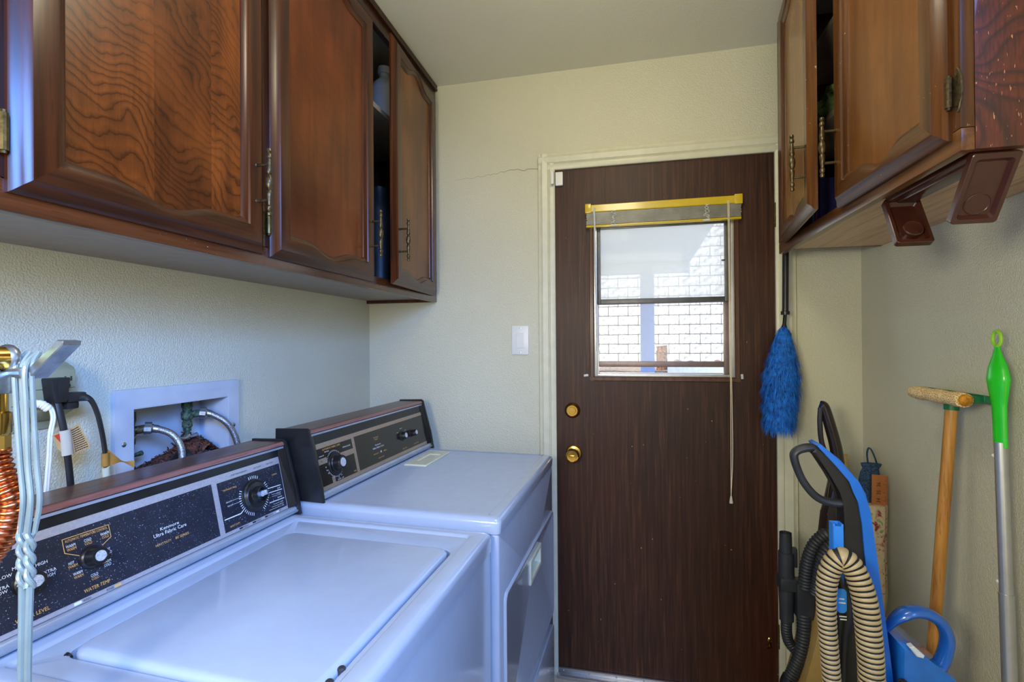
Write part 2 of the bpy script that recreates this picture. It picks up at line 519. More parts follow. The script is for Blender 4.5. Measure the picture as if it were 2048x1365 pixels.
class MB:
    def __init__(self):
        self.bm = bmesh.new()
        self.mi = 0

    def face(self, vs):
        try:
            f = self.bm.faces.new(vs)
            f.material_index = self.mi
            return f
        except ValueError:
            return None

    def box(self, x0, x1, y0, y1, z0, z1, bev=0.0, seg=2):
        n0 = set(self.bm.faces)
        v = [self.bm.verts.new((x, y, z)) for x in (x0, x1) for y in (y0, y1) for z in (z0, z1)]
        fs = [self.face([v[i] for i in q]) for q in ((0, 1, 3, 2), (4, 6, 7, 5), (0, 4, 5, 1), (2, 3, 7, 6), (0, 2, 6, 4), (1, 5, 7, 3))]
        if bev > 0:
            es = list({e for f in fs for e in f.edges})
            bmesh.ops.bevel(self.bm, geom=es, offset=bev, segments=seg, profile=0.6, affect='EDGES', clamp_overlap=True)
            for f in self.bm.faces:
                if f not in n0:
                    f.material_index = self.mi
        return self

    def prism(self, pts, fn, a, b, bev=0.0, seg=2):
        """polygon pts (p,q); fn(p,q,h)->xyz; extruded h from a to b"""
        n0 = set(self.bm.faces)
        A = [self.bm.verts.new(fn(p, q, a)) for p, q in pts]
        B = [self.bm.verts.new(fn(p, q, b)) for p, q in pts]
        fs = [self.face(A[::-1]), self.face(B)]
        n = len(pts)
        for i in range(n):
            fs.append(self.face([A[i], A[(i + 1) % n], B[(i + 1) % n], B[i]]))
        if bev > 0:
            es = [e for f in fs[:2] for e in f.edges]
            bmesh.ops.bevel(self.bm, geom=es, offset=bev, segments=seg, profile=0.6, affect='EDGES', clamp_overlap=True)
            for f in self.bm.faces:
                if f not in n0:
                    f.material_index = self.mi
        return self

    def tube(self, path, r, seg=10, cap=True, flat_=None):
        """round (or elliptic: flat_=(a,b,refvec)) tube along points; r scalar or list"""
        P = [Vector(p) for p in path]
        n = len(P)
        rs = r if isinstance(r, (list, tuple)) else [r] * n
        T = []
        for i in range(n):
            t = (P[min(i + 1, n - 1)] - P[max(i - 1, 0)])
            T.append(t.normalized() if t.length > 1e-9 else Vector((0, 0, 1)))
        ref = Vector(flat_[2]) if flat_ else (Vector((0, 0, 1)) if abs(T[0].z) < 0.9 else Vector((1, 0, 0)))
        N = (ref - T[0] * ref.dot(T[0])).normalized()
        rings = []
        for i in range(n):
            if flat_:
                N = (ref - T[i] * ref.dot(T[i])).normalized()
            else:
                N = (N - T[i] * N.dot(T[i])).normalized()
            B = T[i].cross(N)
            a, b = (flat_[0], flat_[1]) if flat_ else (1, 1)
            rings.append([self.bm.verts.new(P[i] + (N * math.cos(2 * math.pi * k / seg) * a + B * math.sin(2 * math.pi * k / seg) * b) * rs[i]) for k in range(seg)])
        for i in range(n - 1):
            for k in range(seg):
                self.face([rings[i][k], rings[i][(k + 1) % seg], rings[i + 1][(k + 1) % seg], rings[i + 1][k]])
        if cap:
            self.face(rings[0][::-1])
            self.face(rings[-1])
        return self

    def lathe(self, prof, o=(0, 0, 0), axis='Z', seg=20, mids=None):
        """prof = [(r, h)] revolved about axis through o"""
        o = Vector(o)
        ax = {'X': ((0, 1, 0), (0, 0, 1), (1, 0, 0)), 'Y': ((0, 0, 1), (1, 0, 0), (0, 1, 0)), 'Z': ((1, 0, 0), (0, 1, 0), (0, 0, 1))}[axis] if isinstance(axis, str) else axis
        U, V, A = map(Vector, ax)
        rings = []
        for r, h in prof:
            if r < 1e-6:
                rings.append([self.bm.verts.new(o + A * h)])
            else:
                rings.append([self.bm.verts.new(o + A * h + (U * math.cos(2 * math.pi * k / seg) + V * math.sin(2 * math.pi * k / seg)) * r) for k in range(seg)])
        for i in range(len(rings) - 1):
            a, b = rings[i], rings[i + 1]
            if mids:
                self.mi = mids[i]
            for k in range(seg):
                k2 = (k + 1) % seg
                if len(a) == 1 and len(b) == 1:
                    continue
                if len(a) == 1:
                    self.face([a[0], b[k2], b[k]])
                elif len(b) == 1:
                    self.face([a[k], a[k2], b[0]])
                else:
                    self.face([a[k], a[k2], b[k2], b[k]])
        if len(rings[0]) > 1:
            self.face(rings[0][::-1])
        if len(rings[-1]) > 1:
            self.face(rings[-1])
        return self

    def rings(self, rr, fn=lambda x, y, z: (x, y, z), close=True, base=False):
        """loft of rounded rectangles (x0,x1,y0,y1,rad,z)"""
        L = []
        ns = 5
        for (x0, x1, y0, y1, rad, z) in rr:
            pts = []
            for (cx, cy, a0) in ((x1 - rad, y1 - rad, 0), (x0 + rad, y1 - rad, 90), (x0 + rad, y0 + rad, 180), (x1 - rad, y0 + rad, 270)):
                for k in range(ns):
                    a = R(a0 + 90.0 * k / (ns - 1))
                    pts.append(fn(cx + rad * math.cos(a), cy + rad * math.sin(a), z))
            L.append([self.bm.verts.new(p) for p in pts])
        n = len(L[0])
        for i in range(len(L) - 1):
            for k in range(n):
                self.face([L[i][k], L[i][(k + 1) % n], L[i + 1][(k + 1) % n], L[i + 1][k]])
        if close:
            self.face(L[-1])
        if base:
            self.face(L[0][::-1])
        return self

    def grid(self, fn, nu, nv):
        g = [[self.bm.verts.new(fn(i / nu, j / nv)) for j in range(nv + 1)] for i in range(nu + 1)]
        for i in range(nu):
            for j in range(nv):
                self.face([g[i][j], g[i + 1][j], g[i + 1][j + 1], g[i][j + 1]])
        return self

    def addmesh(self, me, mat4, mi=0):
        vs = [self.bm.verts.new(mat4 @ v.co) for v in me.vertices]
        for p in me.polygons:
            try:
                f = self.bm.faces.new([vs[i] for i in p.vertices])
                f.material_index = mi
            except ValueError:
                pass


ORG = {}


def props(o, label=None, cat=None, group=None, kind=None):
    if label:
        o['label'] = label
    if cat:
        o['category'] = cat
    if group:
        o['group'] = group
    if kind:
        o['kind'] = kind
    return o


def obj(name, mb, mats, parent=None, origin=None, smooth=35, recalc=True, **kw):
    if recalc:
        bmesh.ops.recalc_face_normals(mb.bm, faces=mb.bm.faces)
    if origin is None:
        vs = [v.co for v in mb.bm.verts]
        lo = Vector([min(v[i] for v in vs) for i in range(3)])
        hi = Vector([max(v[i] for v in vs) for i in range(3)])
        origin = Vector(((lo.x + hi.x) / 2, (lo.y + hi.y) / 2, lo.z))
    origin = Vector(origin)
    bmesh.ops.translate(mb.bm, verts=mb.bm.verts, vec=-origin)
    me = bpy.data.meshes.new(name)
    mb.bm.to_mesh(me)
    mb.bm.free()
    for m in (mats if isinstance(mats, (list, tuple)) else [mats]):
        me.materials.append(m)
    if smooth:
        me.shade_smooth()
        me.set_sharp_from_angle(angle=R(smooth))
    o = bpy.data.objects.new(name, me)
    COL.objects.link(o)
    ORG[o.name] = origin
    if parent:
        o.parent = parent
        o.location = origin - ORG[parent.name]
    else:
        o.location = origin
    return props(o, **kw)


def empty(name, loc, label, cat, rz=0.0, group=None, build_org=None):
    o = bpy.data.objects.new(name, None)
    o.empty_display_size = 0.05
    COL.objects.link(o)
    o.location = loc
    o.rotation_euler = (0, 0, rz)
    ORG[o.name] = Vector(build_org if build_org is not None else loc)
    return props(o, label, cat, group)


def struct(name, mb, mats, **k):
    return obj(name, mb, mats, kind='structure', **k)


_tcache = {}


def text_mesh(s):
    if s not in _tcache:
        cu = bpy.data.curves.new('lettering_source', 'FONT')
        cu.body = s
        cu.size = 1.0
        cu.align_x = 'CENTER'
        cu.align_y = 'CENTER'
        cu.resolution_u = 2
        cu.space_line = 0.8
        t = bpy.data.objects.new('lettering_source', cu)
        me = bpy.data.meshes.new_from_object(t)
        bpy.data.objects.remove(t)
        xs = [v.co.x for v in me.vertices]
        ys = [v.co.y for v in me.vertices]
        c = Vector(((min(xs) + max(xs)) / 2, (min(ys) + max(ys)) / 2, 0))
        for v in me.vertices:
            v.co -= c
        _tcache[s] = (me, max(xs) - min(xs), max(ys) - min(ys))
    return _tcache[s]


def lettering(mb, items, h, mat4=Matrix.Identity(4)):
    """items: (string, x, y, width or None, cap height, material index) in a panel's own X,Y plane"""
    for (s, x, y, w, ht, mi) in items:
        me, mw, mh = text_mesh(s)
        sy = ht / mh
        sx = (w / mw) if w else sy
        mb.addmesh(me, mat4 @ Matrix.Translation((x, y, h)) @ Matrix.Diagonal((sx, sy, 1, 1)), mi)


def bez(pts, n=12):
    """Catmull-Rom through points"""
    P = [Vector(p) for p in pts]
    P = [P[0] * 2 - P[1]] + P + [P[-1] * 2 - P[-2]]
    out = []
    for i in range(1, len(P) - 2):
        for k in range(n):
            t = k / n
            a, b, c, d = P[i - 1], P[i], P[i + 1], P[i + 2]
            out.append(0.5 * ((2 * b) + (c - a) * t + (2 * a - 5 * b + 4 * c - d) * t * t + (3 * b - a - 3 * c + d) * t ** 3))
    out.append(P[-2])
    return out


def resample(path, step):
    P = [Vector(p) for p in path]
    out = [P[0]]
    acc = 0.0
    for i in range(len(P) - 1):
        a, b = P[i], P[i + 1]
        L = (b - a).length
        d = step - acc
        while d <= L:
            out.append(a.lerp(b, d / L))
            d += step
        acc = (acc + L) % step
    return out


def ribbed(mb, path, r, pitch, depth, seg=14, mi_groove=None):
    """corrugated hose"""
    P = resample(path, pitch / 6)
    rs = []
    for i in range(len(P)):
        rs.append((r(i / len(P)) if callable(r) else r) - depth * (1.0, 0.45, 0.08, 0.0, 0.08, 0.45)[i % 6])
    f0 = len(mb.bm.faces)
    mb.tube(P, rs, seg)
    if mi_groove is not None:
        mb.bm.faces.ensure_lookup_table()
        for j in range(len(P) - 1):
            if j % 6 in (5, 0):
                for s in range(seg):
                    mb.bm.faces[f0 + j * seg + s].material_index = mi_groove


# ------------------------------------------------------------------ the room
XL, XR, YF, YN, ZC = -1.10, 0.825, 2.012, -1.6, 2.436
DX0, DX1, DZ1 = -0.271, 0.543, 2.033

m = MB(); m.box(XL - 0.2, XR + 0.2, YN - 0.1, YF + 0.12, -0.06, 0.0)
struct('floor', m, M['floor'])
m = MB(); m.box(XL - 0.2, XR + 0.2, YN - 0.1, YF + 0.12, ZC, ZC + 0.08)
struct('ceiling', m, M['ceiling'])
# left wall with the hole for the recessed supply box
BY0, BY1, BZ0, BZ1 = 0.915, 1.194, 0.985, 1.192
m = MB()
m.box(XL - 0.12, XL, YN, BY0, 0, ZC)
m.box(XL - 0.12, XL, BY1, YF + 0.1, 0, ZC)
m.box(XL - 0.12, XL, BY0, BY1, 0, BZ0)
m.box(XL - 0.12, XL, BY0, BY1, BZ1, ZC)
wall_left = struct('wall_left', m, M['wall'], smooth=0)
m = MB(); m.box(XR, XR + 0.12, YN, YF + 0.1, 0, ZC)
wall_right = struct('wall_right', m, M['wall'], smooth=0)
m = MB()
m.box(XL, DX0 - 0.012, YF, YF + 0.1, 0, ZC)
m.box(DX1 + 0.012, XR, YF, YF + 0.1, 0, ZC)
m.box(DX0 - 0.012, DX1 + 0.012, YF, YF + 0.1, DZ1 + 0.012, ZC)
wall_far = struct('wall_far', m, M['wall'], smooth=0)
# hairline crack in the plaster left of the door head
m = MB()
random.seed(3)
pts = []
for i in range(26):
    t = i / 25
    pts.append((-0.70 + t * 0.36, YF - 0.0002, 2.028 + 0.022 * t + random.uniform(-0.004, 0.004) + (0.006 if 0.55 < t < 0.8 else 0)))
m.tube(pts, [0.0002 + 0.0006 * (i / 25) for i in range(26)], 4)
obj('crack', m, M['slot'], wall_far)
m = MB(); m.box(XL, XR, YN - 0.1, YN, 0, ZC)
struct('wall_near', m, M['wall'], smooth=0)

# door casing (moulded) and jamb
m = MB()


def casing_profile(fn, a, b):
    prof = [(0, 0), (0, 0.010), (0.006, 0.014), (0.02, 0.014), (0.024, 0.010), (0.03, 0.016), (0.05, 0.019), (0.058, 0.014), (0.066, 0.014), (0.066, 0)]
    m.prism(prof, fn, a, b)


casing_profile(lambda p, q, h: (DX0 - p, YF - q, h), 0.0, DZ1 + 0.066)
casing_profile(lambda p, q, h: (DX1 + p, YF - q, h), 0.0, DZ1 + 0.066)
casing_profile(lambda p, q, h: (h, YF - q - 0.0006, DZ1 + p), DX0 - 0.066, DX1 + 0.066)
struct('trim_1', m, M['trim'])
m = MB()
m.box(DX0 - 0.012, DX0 - 0.002, YF - 0.002, YF + 0.1, 0, DZ1 + 0.012)
m.box(DX1 + 0.002, DX1 + 0.012, YF - 0.002, YF + 0.1, 0, DZ1 + 0.012)
m.box(DX0 - 0.012, DX1 + 0.012, YF - 0.002, YF + 0.1, DZ1 + 0.003, DZ1 + 0.012)
struct('trim_2', m, M['trim'])
m = MB()
m.box(DX0 - 0.002, DX1 + 0.002, YF - 0.035, YF + 0.09, 0.0, 0.012, 0.003)
m.box(DX0, DX1, YF - 0.012, YF - 0.002, 0.012, 0.03, 0.002)
th = struct('trim_3', m, M['alu'])
for i in range(8):
    m = MB(); m.lathe([(0.0035, 0), (0.0035, 0.0015), (0.0018, 0.0025), (0, 0.0025)], (DX0 + 0.02 + i * 0.052 * 2, YF - 0.0125, 0.022), ((1, 0, 0), (0, 0, 1), (0, -1, 0)), 8)
    obj('screw', m, M['steel'], th)
m = MB(); m.box(XR - 0.012, XR, YN, YF - 0.02, 0.0, 0.085, 0.003)
struct('baseboard_right', m, M['trim'])
m = MB(); m.box(DX1 + 0.068, XR - 0.012, YF - 0.012, YF, 0.0, 0.085, 0.003)
struct('baseboard_far', m, M['trim'])
m = MB(); m.box(XL, XL + 0.012, YN, YF, 0.0, 0.085, 0.003)
struct('baseboard_left', m, M['trim'])

# ------------------------------------------------------------------ entry door with its window
WX0, WX1, WZ0, WZ1 = -0.118, 0.402, 1.20, 1.81
door = bpy.data.objects.new('door_1', None)
COL.objects.link(door)
door.location = (DX1, YF, 0.012)
ORG[door.name] = Vector((DX1, YF, 0.012))
props(door, 'dark brown flush wooden entry door with a half window, far wall', None, None, 'structure')
m = MB()
yb = YF + 0.044
for a in ((DX0, WX0, 0.014, DZ1), (WX1, DX1, 0.014, DZ1), (WX0, WX1, 0.014, WZ0), (WX0, WX1, WZ1, DZ1)):
    m.box(a[0], a[1], YF, yb, a[2], a[3])
bmesh.ops.remove_doubles(m.bm, verts=m.bm.verts, dist=1e-5)
obj('slab', m, M['door'], door, smooth=0)
# brown flat trim around the window
tr = MB()
e = 0.018
tr.prism([(0, 0), (0, 0.004), (0.004, 0.007), (e - 0.002, 0.007), (e, 0.003), (e, 0)], lambda p, q, h: (WX0 - p, YF - q, h), WZ0 - e, WZ1)
tr.prism([(0, 0), (0, 0.004), (0.004, 0.007), (e - 0.002, 0.007), (e, 0.003), (e, 0)], lambda p, q, h: (WX1 + p, YF - q, h), WZ0 - e, WZ1)
tr.prism([(0, 0), (0, 0.004), (0.004, 0.007), (e - 0.002, 0.007), (e, 0.003), (e, 0)], lambda p, q, h: (h, YF - q - 0.0004, WZ0 - p), WX0 - e, WX1 + e)
obj('window_trim', tr, M['door_trim'], door)

# lock hardware
for (nm, px, pz, knob) in (('deadbolt', -0.207, 1.063, False), ('door_knob', -0.203, 0.892, True)):
    m = MB()
    axis = ((1, 0, 0), (0, 0, 1), (0, -1, 0))
    if knob:
        m.lathe([(0.032, 0.0), (0.032, 0.004), (0.028, 0.009), (0.014, 0.012), (0.012, 0.03), (0.02, 0.036), (0.0265, 0.045), (0.027, 0.058), (0.023, 0.066), (0.021, 0.064), (0.0, 0.062)], (px, YF, pz), axis, 28)
        m.box(px - 0.008, px + 0.008, YF - 0.068, YF - 0.061, pz - 0.0022, pz + 0.0022, 0.001)
    else:
        m.lathe([(0.031, 0.0), (0.031, 0.005), (0.027, 0.012), (0.024, 0.019), (0.022, 0.021), (0.021, 0.018), (0.015, 0.018), (0.014, 0.021), (0.0, 0.021)], (px, YF, pz), axis, 28)
        m.box(px - 0.0015, px + 0.0015, YF - 0.0225, YF - 0.02, pz - 0.006, pz + 0.004, 0.0)
    obj(nm, m, M['brass_bright'], door)
# butt hinges on the right edge
for hz in (1.80, 1.05, 0.25):
    m = MB()
    m.tube([(DX1 + 0.001, YF - 0.006, hz - 0.045), (DX1 + 0.001, YF - 0.006, hz + 0.045)], 0.0055, 10)
    obj('hinge', m, M['brass'], door)
# pin doorstop low on the hinge side
m = MB()
m.lathe([(0.009, 0), (0.009, 0.003), (0.004, 0.006), (0.0035, 0.05), (0.006, 0.052), (0.006, 0.06), (0, 0.061)], (0.515, YF, 0.232), ((0, 0, 1), (0.94, 0, 0.0), (-0.35, -0.94, 0.03)), 12)
obj('door_stop', m, M['brass_bright'], door)

# aluminium single-hung window in the door
win = bpy.data.objects.new('window_1', None)
COL.objects.link(win)
win.location = (0.142, YF + 0.02, WZ0)
ORG[win.name] = Vector((0.142, YF + 0.02, WZ0))
props(win, 'aluminium single-hung window set in the brown door', None, None, 'structure')
m = MB()
f = 0.012
m.box(WX0, WX0 + f, YF - 0.005, yb, WZ0, WZ1, 0.001)
m.box(WX1 - f, WX1, YF - 0.005, yb, WZ0, WZ1, 0.001)
m.box(WX0 + f, WX1 - f, YF - 0.004, yb, WZ0, WZ0 + 0.010, 0.001)
m.box(WX0 + f, WX1 - f, YF - 0.004, yb, WZ1 - f, WZ1, 0.001)
# inner track lips
m.box(WX0 + f, WX0 + f + 0.004, YF + 0.016, YF + 0.020, WZ0 + 0.01, WZ1 - f)
m.box(WX1 - f - 0.004, WX1 - f, YF + 0.016, YF + 0.020, WZ0 + 0.01, WZ1 - f)
obj('frame', m, M['alu'], win)
# upper sash
ux0, ux1, uz0, uz1 = WX0 + f, WX1 - f, 1.487, WZ1 - f
m = MB()
m.box(ux0, ux0 + 0.014, YF + 0.003, YF + 0.016, uz0, uz1, 0.002)
m.box(ux1 - 0.020, ux1, YF + 0.003, YF + 0.016, uz0, uz1, 0.002)
m.box(ux0 + 0.014, ux1 - 0.020, YF + 0.002, YF + 0.016, uz0, uz0 + 0.019, 0.002)
m.box(ux0 + 0.014, ux1 - 0.020, YF + 0.003, YF + 0.016, uz1 - 0.014, uz1, 0.002)
us = obj('upper_sash', m, M['alu_dark'], win)
m = MB(); m.box(ux0 + 0.012, ux1 - 0.018, YF + 0.009, YF + 0.012, uz0 + 0.014, uz1 - 0.01)
obj('pane', m, M['pane_dusty'], us)
m = MB(); m.box(ux1 - 0.031, ux1 - 0.018, YF + 0.002, YF + 0.007, 1.640, 1.646, 0.001)
obj('latch', m, M['alu_dark'], us)
# lower sash, raised a little
m = MB()
lz0, lz1 = 1.237, 1.50
m.box(ux0, ux0 + 0.005, YF + 0.020, YF + 0.034, lz0, lz1, 0.001)
m.box(ux1 - 0.022, ux1, YF + 0.020, YF + 0.034, WZ0 + 0.01, lz1, 0.002)
m.box(ux0 + 0.005, ux1 - 0.022, YF + 0.018, YF + 0.034, lz0, lz0 + 0.022, 0.002)
m.box(ux0 + 0.005, ux1 - 0.022, YF + 0.020, YF + 0.034, lz1 - 0.014, lz1, 0.002)
ls = obj('lower_sash', m, M['alu_mauve'], win)
m = MB(); m.box(ux0 + 0.003, ux1 - 0.02, YF + 0.026, YF + 0.029, lz0 + 0.018, lz1 - 0.01)
obj('pane', m, M['pane'], ls)
m = MB()
m.box(ux0, ux1 - 0.022, YF + 0.036, YF + 0.042, WZ0 + 0.010, WZ0 + 0.014)
obj('screen_rail', m, M['alu'], win)

# ------------------------------------------------------------------ kitchen style cabinets


def cab_door(name, root, w, h, side, hinge, loc, ang, mats, handle_u, label, hinge_u=None, handle_v=0.144):
    """mats: stile, rail, panel. side +1 faces +x. built in door space, pivot at the hinge edge's back"""
    off = 0.0 if hinge == 'near' else w

    def P(u, v, d):
        return (side * d, u - off, v)
    m = MB()
    N = 28

    def bump(t):
        # ogee: 0 at the shoulders, 1 in the middle
        a = abs(t - 0.5) * 2
        if a > 0.62:
            return 0.0
        x = 1 - a / 0.62
        return x * x * (3 - 2 * x)

    def ring(a, d, c):
        pts = []
        u0, u1 = a, w - a
        for k in range(N):
            t = k / N
            pts.append((u0 + (u1 - u0) * t, a - c * 0.023 * bump(t) + (0 if c == 0 else -0.004), d, 'r'))
        for k in range(6):
            pts.append((u1, a + (h - 2 * a) * k / 6, d, 's'))
        for k in range(N):
            t = k / N
            pts.append((u1 - (u1 - u0) * t, h - a + c * 0.034 * bump(t), d, 'r'))
        for k in range(6):
            pts.append((u0, h - a - (h - 2 * a) * k / 6, d, 's'))
        return pts
    prof = [(0.0, 0.0, 0), (0.0, 0.006, 0), (0.004, 0.010, 0), (0.012, 0.0135, 0), (0.018, 0.018, 0), (0.020, 0.020, 0), (0.050, 0.020, 1),
            (0.053, 0.0195, 1), (0.055, 0.0155, 1), (0.060, 0.0145, 1), (0.066, 0.010, 1), (0.068, 0.0055, 1)]
    L = []
    tags = None
    for (a, d, c) in prof:
        pr = ring(a, d, c)
        tags = [p[3] for p in pr]
        L.append([m.bm.verts.new(P(*p[:3])) for p in pr])
    n = len(L[0])
    for i in range(len(L) - 1):
        for k in range(n):
            m.mi = 1 if tags[k] == 'r' else 0
            m.face([L[i][k], L[i][(k + 1) % n], L[i + 1][(k + 1) % n], L[i + 1][k]])
    m.mi = 0
    o = obj(name, m, [mats[0], mats[1]], root, origin=(0, 0, 0), smooth=28)
    o.location = Vector(loc) - ORG[root.name]
    o.rotation_euler = (0, 0, ang)
    o['label'] = label
    ORG[o.name] = Vector((0, 0, 0))
    # recessed panel
    m = MB()
    m.box(*sorted((side * 0.001, side * 0.0075)), 0.045 - off, w - 0.045 - off, 0.028, h - 0.024)
    p = obj('panel', m, mats[2], o, origin=(0, -off, 0), smooth=0)
    # spindle pull on two posts
    m = MB()
    hu, hv, Lh, st = handle_u - off, handle_v, 0.144, 0.030
    v0 = hv - Lh / 2
    pf = [(0.0, 0.0), (0.0045, 0.001), (0.0055, 0.006), (0.0035, 0.010), (0.0058, 0.014), (0.0058, 0.020), (0.0035, 0.023), (0.0045, 0.03), (0.0062, 0.046), (0.0062, 0.052),
          (0.0040, 0.056), (0.0068, 0.062), (0.0085, 0.072), (0.0068, 0.082), (0.0040, 0.088), (0.0062, 0.092), (0.0062, 0.098), (0.0045, 0.114), (0.0035, 0.121), (0.0058, 0.124), (0.0058, 0.130), (0.0035, 0.134), (0.0055, 0.138), (0.0045, 0.143), (0.0, 0.144)]
    m.lathe(pf, (side * (0.020 + st), hu, v0), 'Z', 12)
    for pz in (v0 + 0.034, v0 + 0.110):
        m.mi = 0
        m.tube([(side * 0.0195, hu, pz), (side * 0.022, hu, pz), (side * (0.02 + st), hu, pz)], [0.006, 0.0034, 0.0034], 8)
    obj('handle', m, M['bronze'], o)
    # hinges: oval leaf and barrel
    for hz in (0.075, h - 0.11):
        m = MB()
        hy = (-0.006 if hinge == 'near' else 0.006)
        lf = -1 if hinge == 'near' else 1
        pts = []
        for k in range(16):
            a = 2 * math.pi * k / 16
            pts.append((0.011 * math.cos(a) * (1 if abs(math.sin(a)) < 0.8 else 0.8), 0.036 * math.sin(a)))
        m.prism([(hy + lf * 0.010 + p_, hz + q_) for p_, q_ in pts], lambda p_, q_, d: (side * d, p_, q_), 0.0005, 0.0035, 0.001, 1)
        m.tube([(side * 0.009, hy, hz - 0.024), (side * 0.009, hy, hz + 0.024)], 0.0052, 10)
        m.tube([(side * 0.009, hy, hz - 0.028), (side * 0.009, hy, hz + 0.028)], 0.0034, 8)
        for q_ in (-0.024, 0.024):
            m.lathe([(0.003, 0.003), (0.003, 0.0045), (0, 0.005)], (0, hy + lf * 0.010, hz + q_), ((0, 1, 0), (0, 0, 1), (side, 0, 0)), 8)
        obj('hinge', m, M['bronze'] if side < 0 else M['brass'], o)
    return o


# --- left cabinet
FX = -0.781
cl = empty('wall_cabinet', (-0.94, 1.2, 1.511), 'dark stained wooden wall cabinet with three doors above the washer and dryer', 'cabinet')
Y0, Y1, Z0, Z1 = 0.36, 2.004, 1.511, 2.434
m = MB(); m.box(FX - 0.019, FX, Y0, Y1, Z0, Z0 + 0.042, 0.0015)
obj('bottom_rail', m, M['cab_frame_h'], cl)
m = MB(); m.box(FX - 0.019, FX, Y0, Y1, Z1 - 0.062, Z1 - 0.022, 0.0015)
obj('top_rail', m, M['cab_frame_v'], cl)
m = MB(); m.prism([(0, 0), (0.010, 0), (0.012, 0.006), (0.006, 0.010), (0.010, 0.016), (0.010, 0.022), (0, 0.022)], lambda p, q, hh: (FX + p - 0.001, hh, Z1 - 0.022 + q), Y0, Y1)
obj('crown_strip', m, M['cab_frame_v'], cl)
for (a, b) in ((Y0, 0.495), (0.915, 0.985), (1.965, Y1)):
    m = MB(); m.box(FX - 0.019, FX + 0.0004, a, b, Z0 + 0.0425, Z1 - 0.0625, 0.0012)
    obj('stile', m, M['cab_frame_v'], cl)
m = MB(); m.box(XL, FX - 0.0195, Y0, Y0 + 0.016, Z0 + 0.0, Z1 - 0.002)
obj('side_panel', m, M['cab_stile'], cl)
m = MB(); m.box(XL, FX - 0.0195, Y1 - 0.016, Y1, Z0 + 0.0, Z1 - 0.002)
obj('side_panel', m, M['cab_stile'], cl)
m = MB(); m.box(XL, FX - 0.0195, Y0 + 0.0165, Y1 - 0.0165, Z0 + 0.013, Z0 + 0.031)
obj('bottom_panel', m, M['cab_under'], cl)
m = MB(); m.box(XL, XL + 0.008, Y0 + 0.0165, Y1 - 0.0165, Z0 + 0.0315, Z1 - 0.002)
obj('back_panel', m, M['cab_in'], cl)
m = MB(); m.box(XL + 0.009, FX - 0.03, 0.96, Y1 - 0.017, 2.128, 2.145)
obj('shelf', m, M['shelf'], cl)
m = MB(); m.box(XL + 0.009, FX - 0.03, 0.94, 0.958, Z0 + 0.0315, Z1 - 0.003)
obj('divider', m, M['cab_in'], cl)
cab_door('door', cl, 0.466, 0.835, 1, 'near', (FX, 0.484, 1.535), R(0), (M['cab_stile'], M['cab_rail'], M['panel1']), 0.466 - 0.034, 'left door with wavy figured panel')
cab_door('door', cl, 0.472, 0.835, 1, 'near', (FX, 0.972, 1.532), R(0.0), (M['cab_stile'], M['cab_rail'], M['panel2']), 0.472 - 0.034, 'middle door with plain red-brown panel')
cab_door('door', cl, 0.436, 0.835, 1, 'far', (FX, 1.962, 1.535), R(3.2), (M['cab_stile'], M['cab_rail'], M['panel3']), 0.034, 'right door standing slightly open, paler panel', handle_v=0.150)
# things kept inside, seen through the gap
m = MB(); m.lathe([(0.0, 0), (0.045, 0.002), (0.048, 0.01), (0.048, 0.13), (0.04, 0.155), (0.018, 0.175), (0.018, 0.19), (0.024, 0.19), (0.024, 0.215), (0, 0.217)], (-0.865, 1.705, 2.1455), 'Z', 20)
obj('plastic_bottle', m, M['white_plastic'], label='white plastic bottle on the cabinet shelf, seen through the door gap', cat='bottle')
m = MB(); m.lathe([(0.0, 0), (0.05, 0.001), (0.052, 0.28), (0.046, 0.30), (0.03, 0.33), (0.03, 0.37), (0, 0.372)], (-0.885, 1.70, Z0 + 0.032), 'Z', 20)
obj('spray_can', m, M['grey_black'], label='dark canister on the cabinet bottom behind the slightly open door', cat='canister')

# --- right cabinet
RX = 0.52
cr = empty('wall_cabinet', (0.67, 1.4, 1.634), 'brown wooden wall cabinet with two ajar doors above the vacuum cleaners', 'cabinet')
Y0, Y1, Z0 = 0.924, 1.878, 1.634
m = MB(); m.box(RX, RX + 0.019, Y0, Y1, Z0, Z0 + 0.036, 0.002)
obj('bottom_rail', m, M['cab_frame_rh'], cr)
m = MB(); m.box(RX, RX + 0.019, Y0, Y1, Z1 - 0.05, Z1 - 0.001, 0.002)
obj('top_rail', m, M['cab_frame_rh'], cr)
for (a, b) in ((Y0, 0.972), (1.828, Y1)):
    m = MB(); m.box(RX - 0.0004, RX + 0.019, a, b, Z0 + 0.0365, Z1 - 0.0505, 0.0015)
    obj('stile', m, M['cab_rstile'], cr)
m = MB(); m.box(RX + 0.0195, XR, Y0, Y0 + 0.016, Z0 + 0.001, Z1 - 0.001, 0.001)
obj('end_panel', m, M['endpanel'], cr, label='reddish oak end panel')
m = MB(); m.box(RX + 0.0195, XR, Y1 - 0.016, Y1, Z0 + 0.012, Z1 - 0.001)
obj('end_panel', m, M['cab_rstile'], cr)
m = MB(); m.box(RX + 0.0195, XR, Y0 + 0.0165, Y1 - 0.0165, Z0 + 0.013, Z0 + 0.028)
obj('bottom_panel', m, M['cab_under_r'], cr)
m = MB(); m.box(XR - 0.008, XR, Y0 + 0.0165, Y1 - 0.0165, Z0 + 0.0285, Z1 - 0.001)
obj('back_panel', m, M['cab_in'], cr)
for sz in (1.945, 2.195):
    m = MB(); m.box(RX + 0.035, XR - 0.009, Y0 + 0.017, Y1 - 0.017, sz, sz + 0.018)
    obj('shelf', m, M['shelf'], cr)
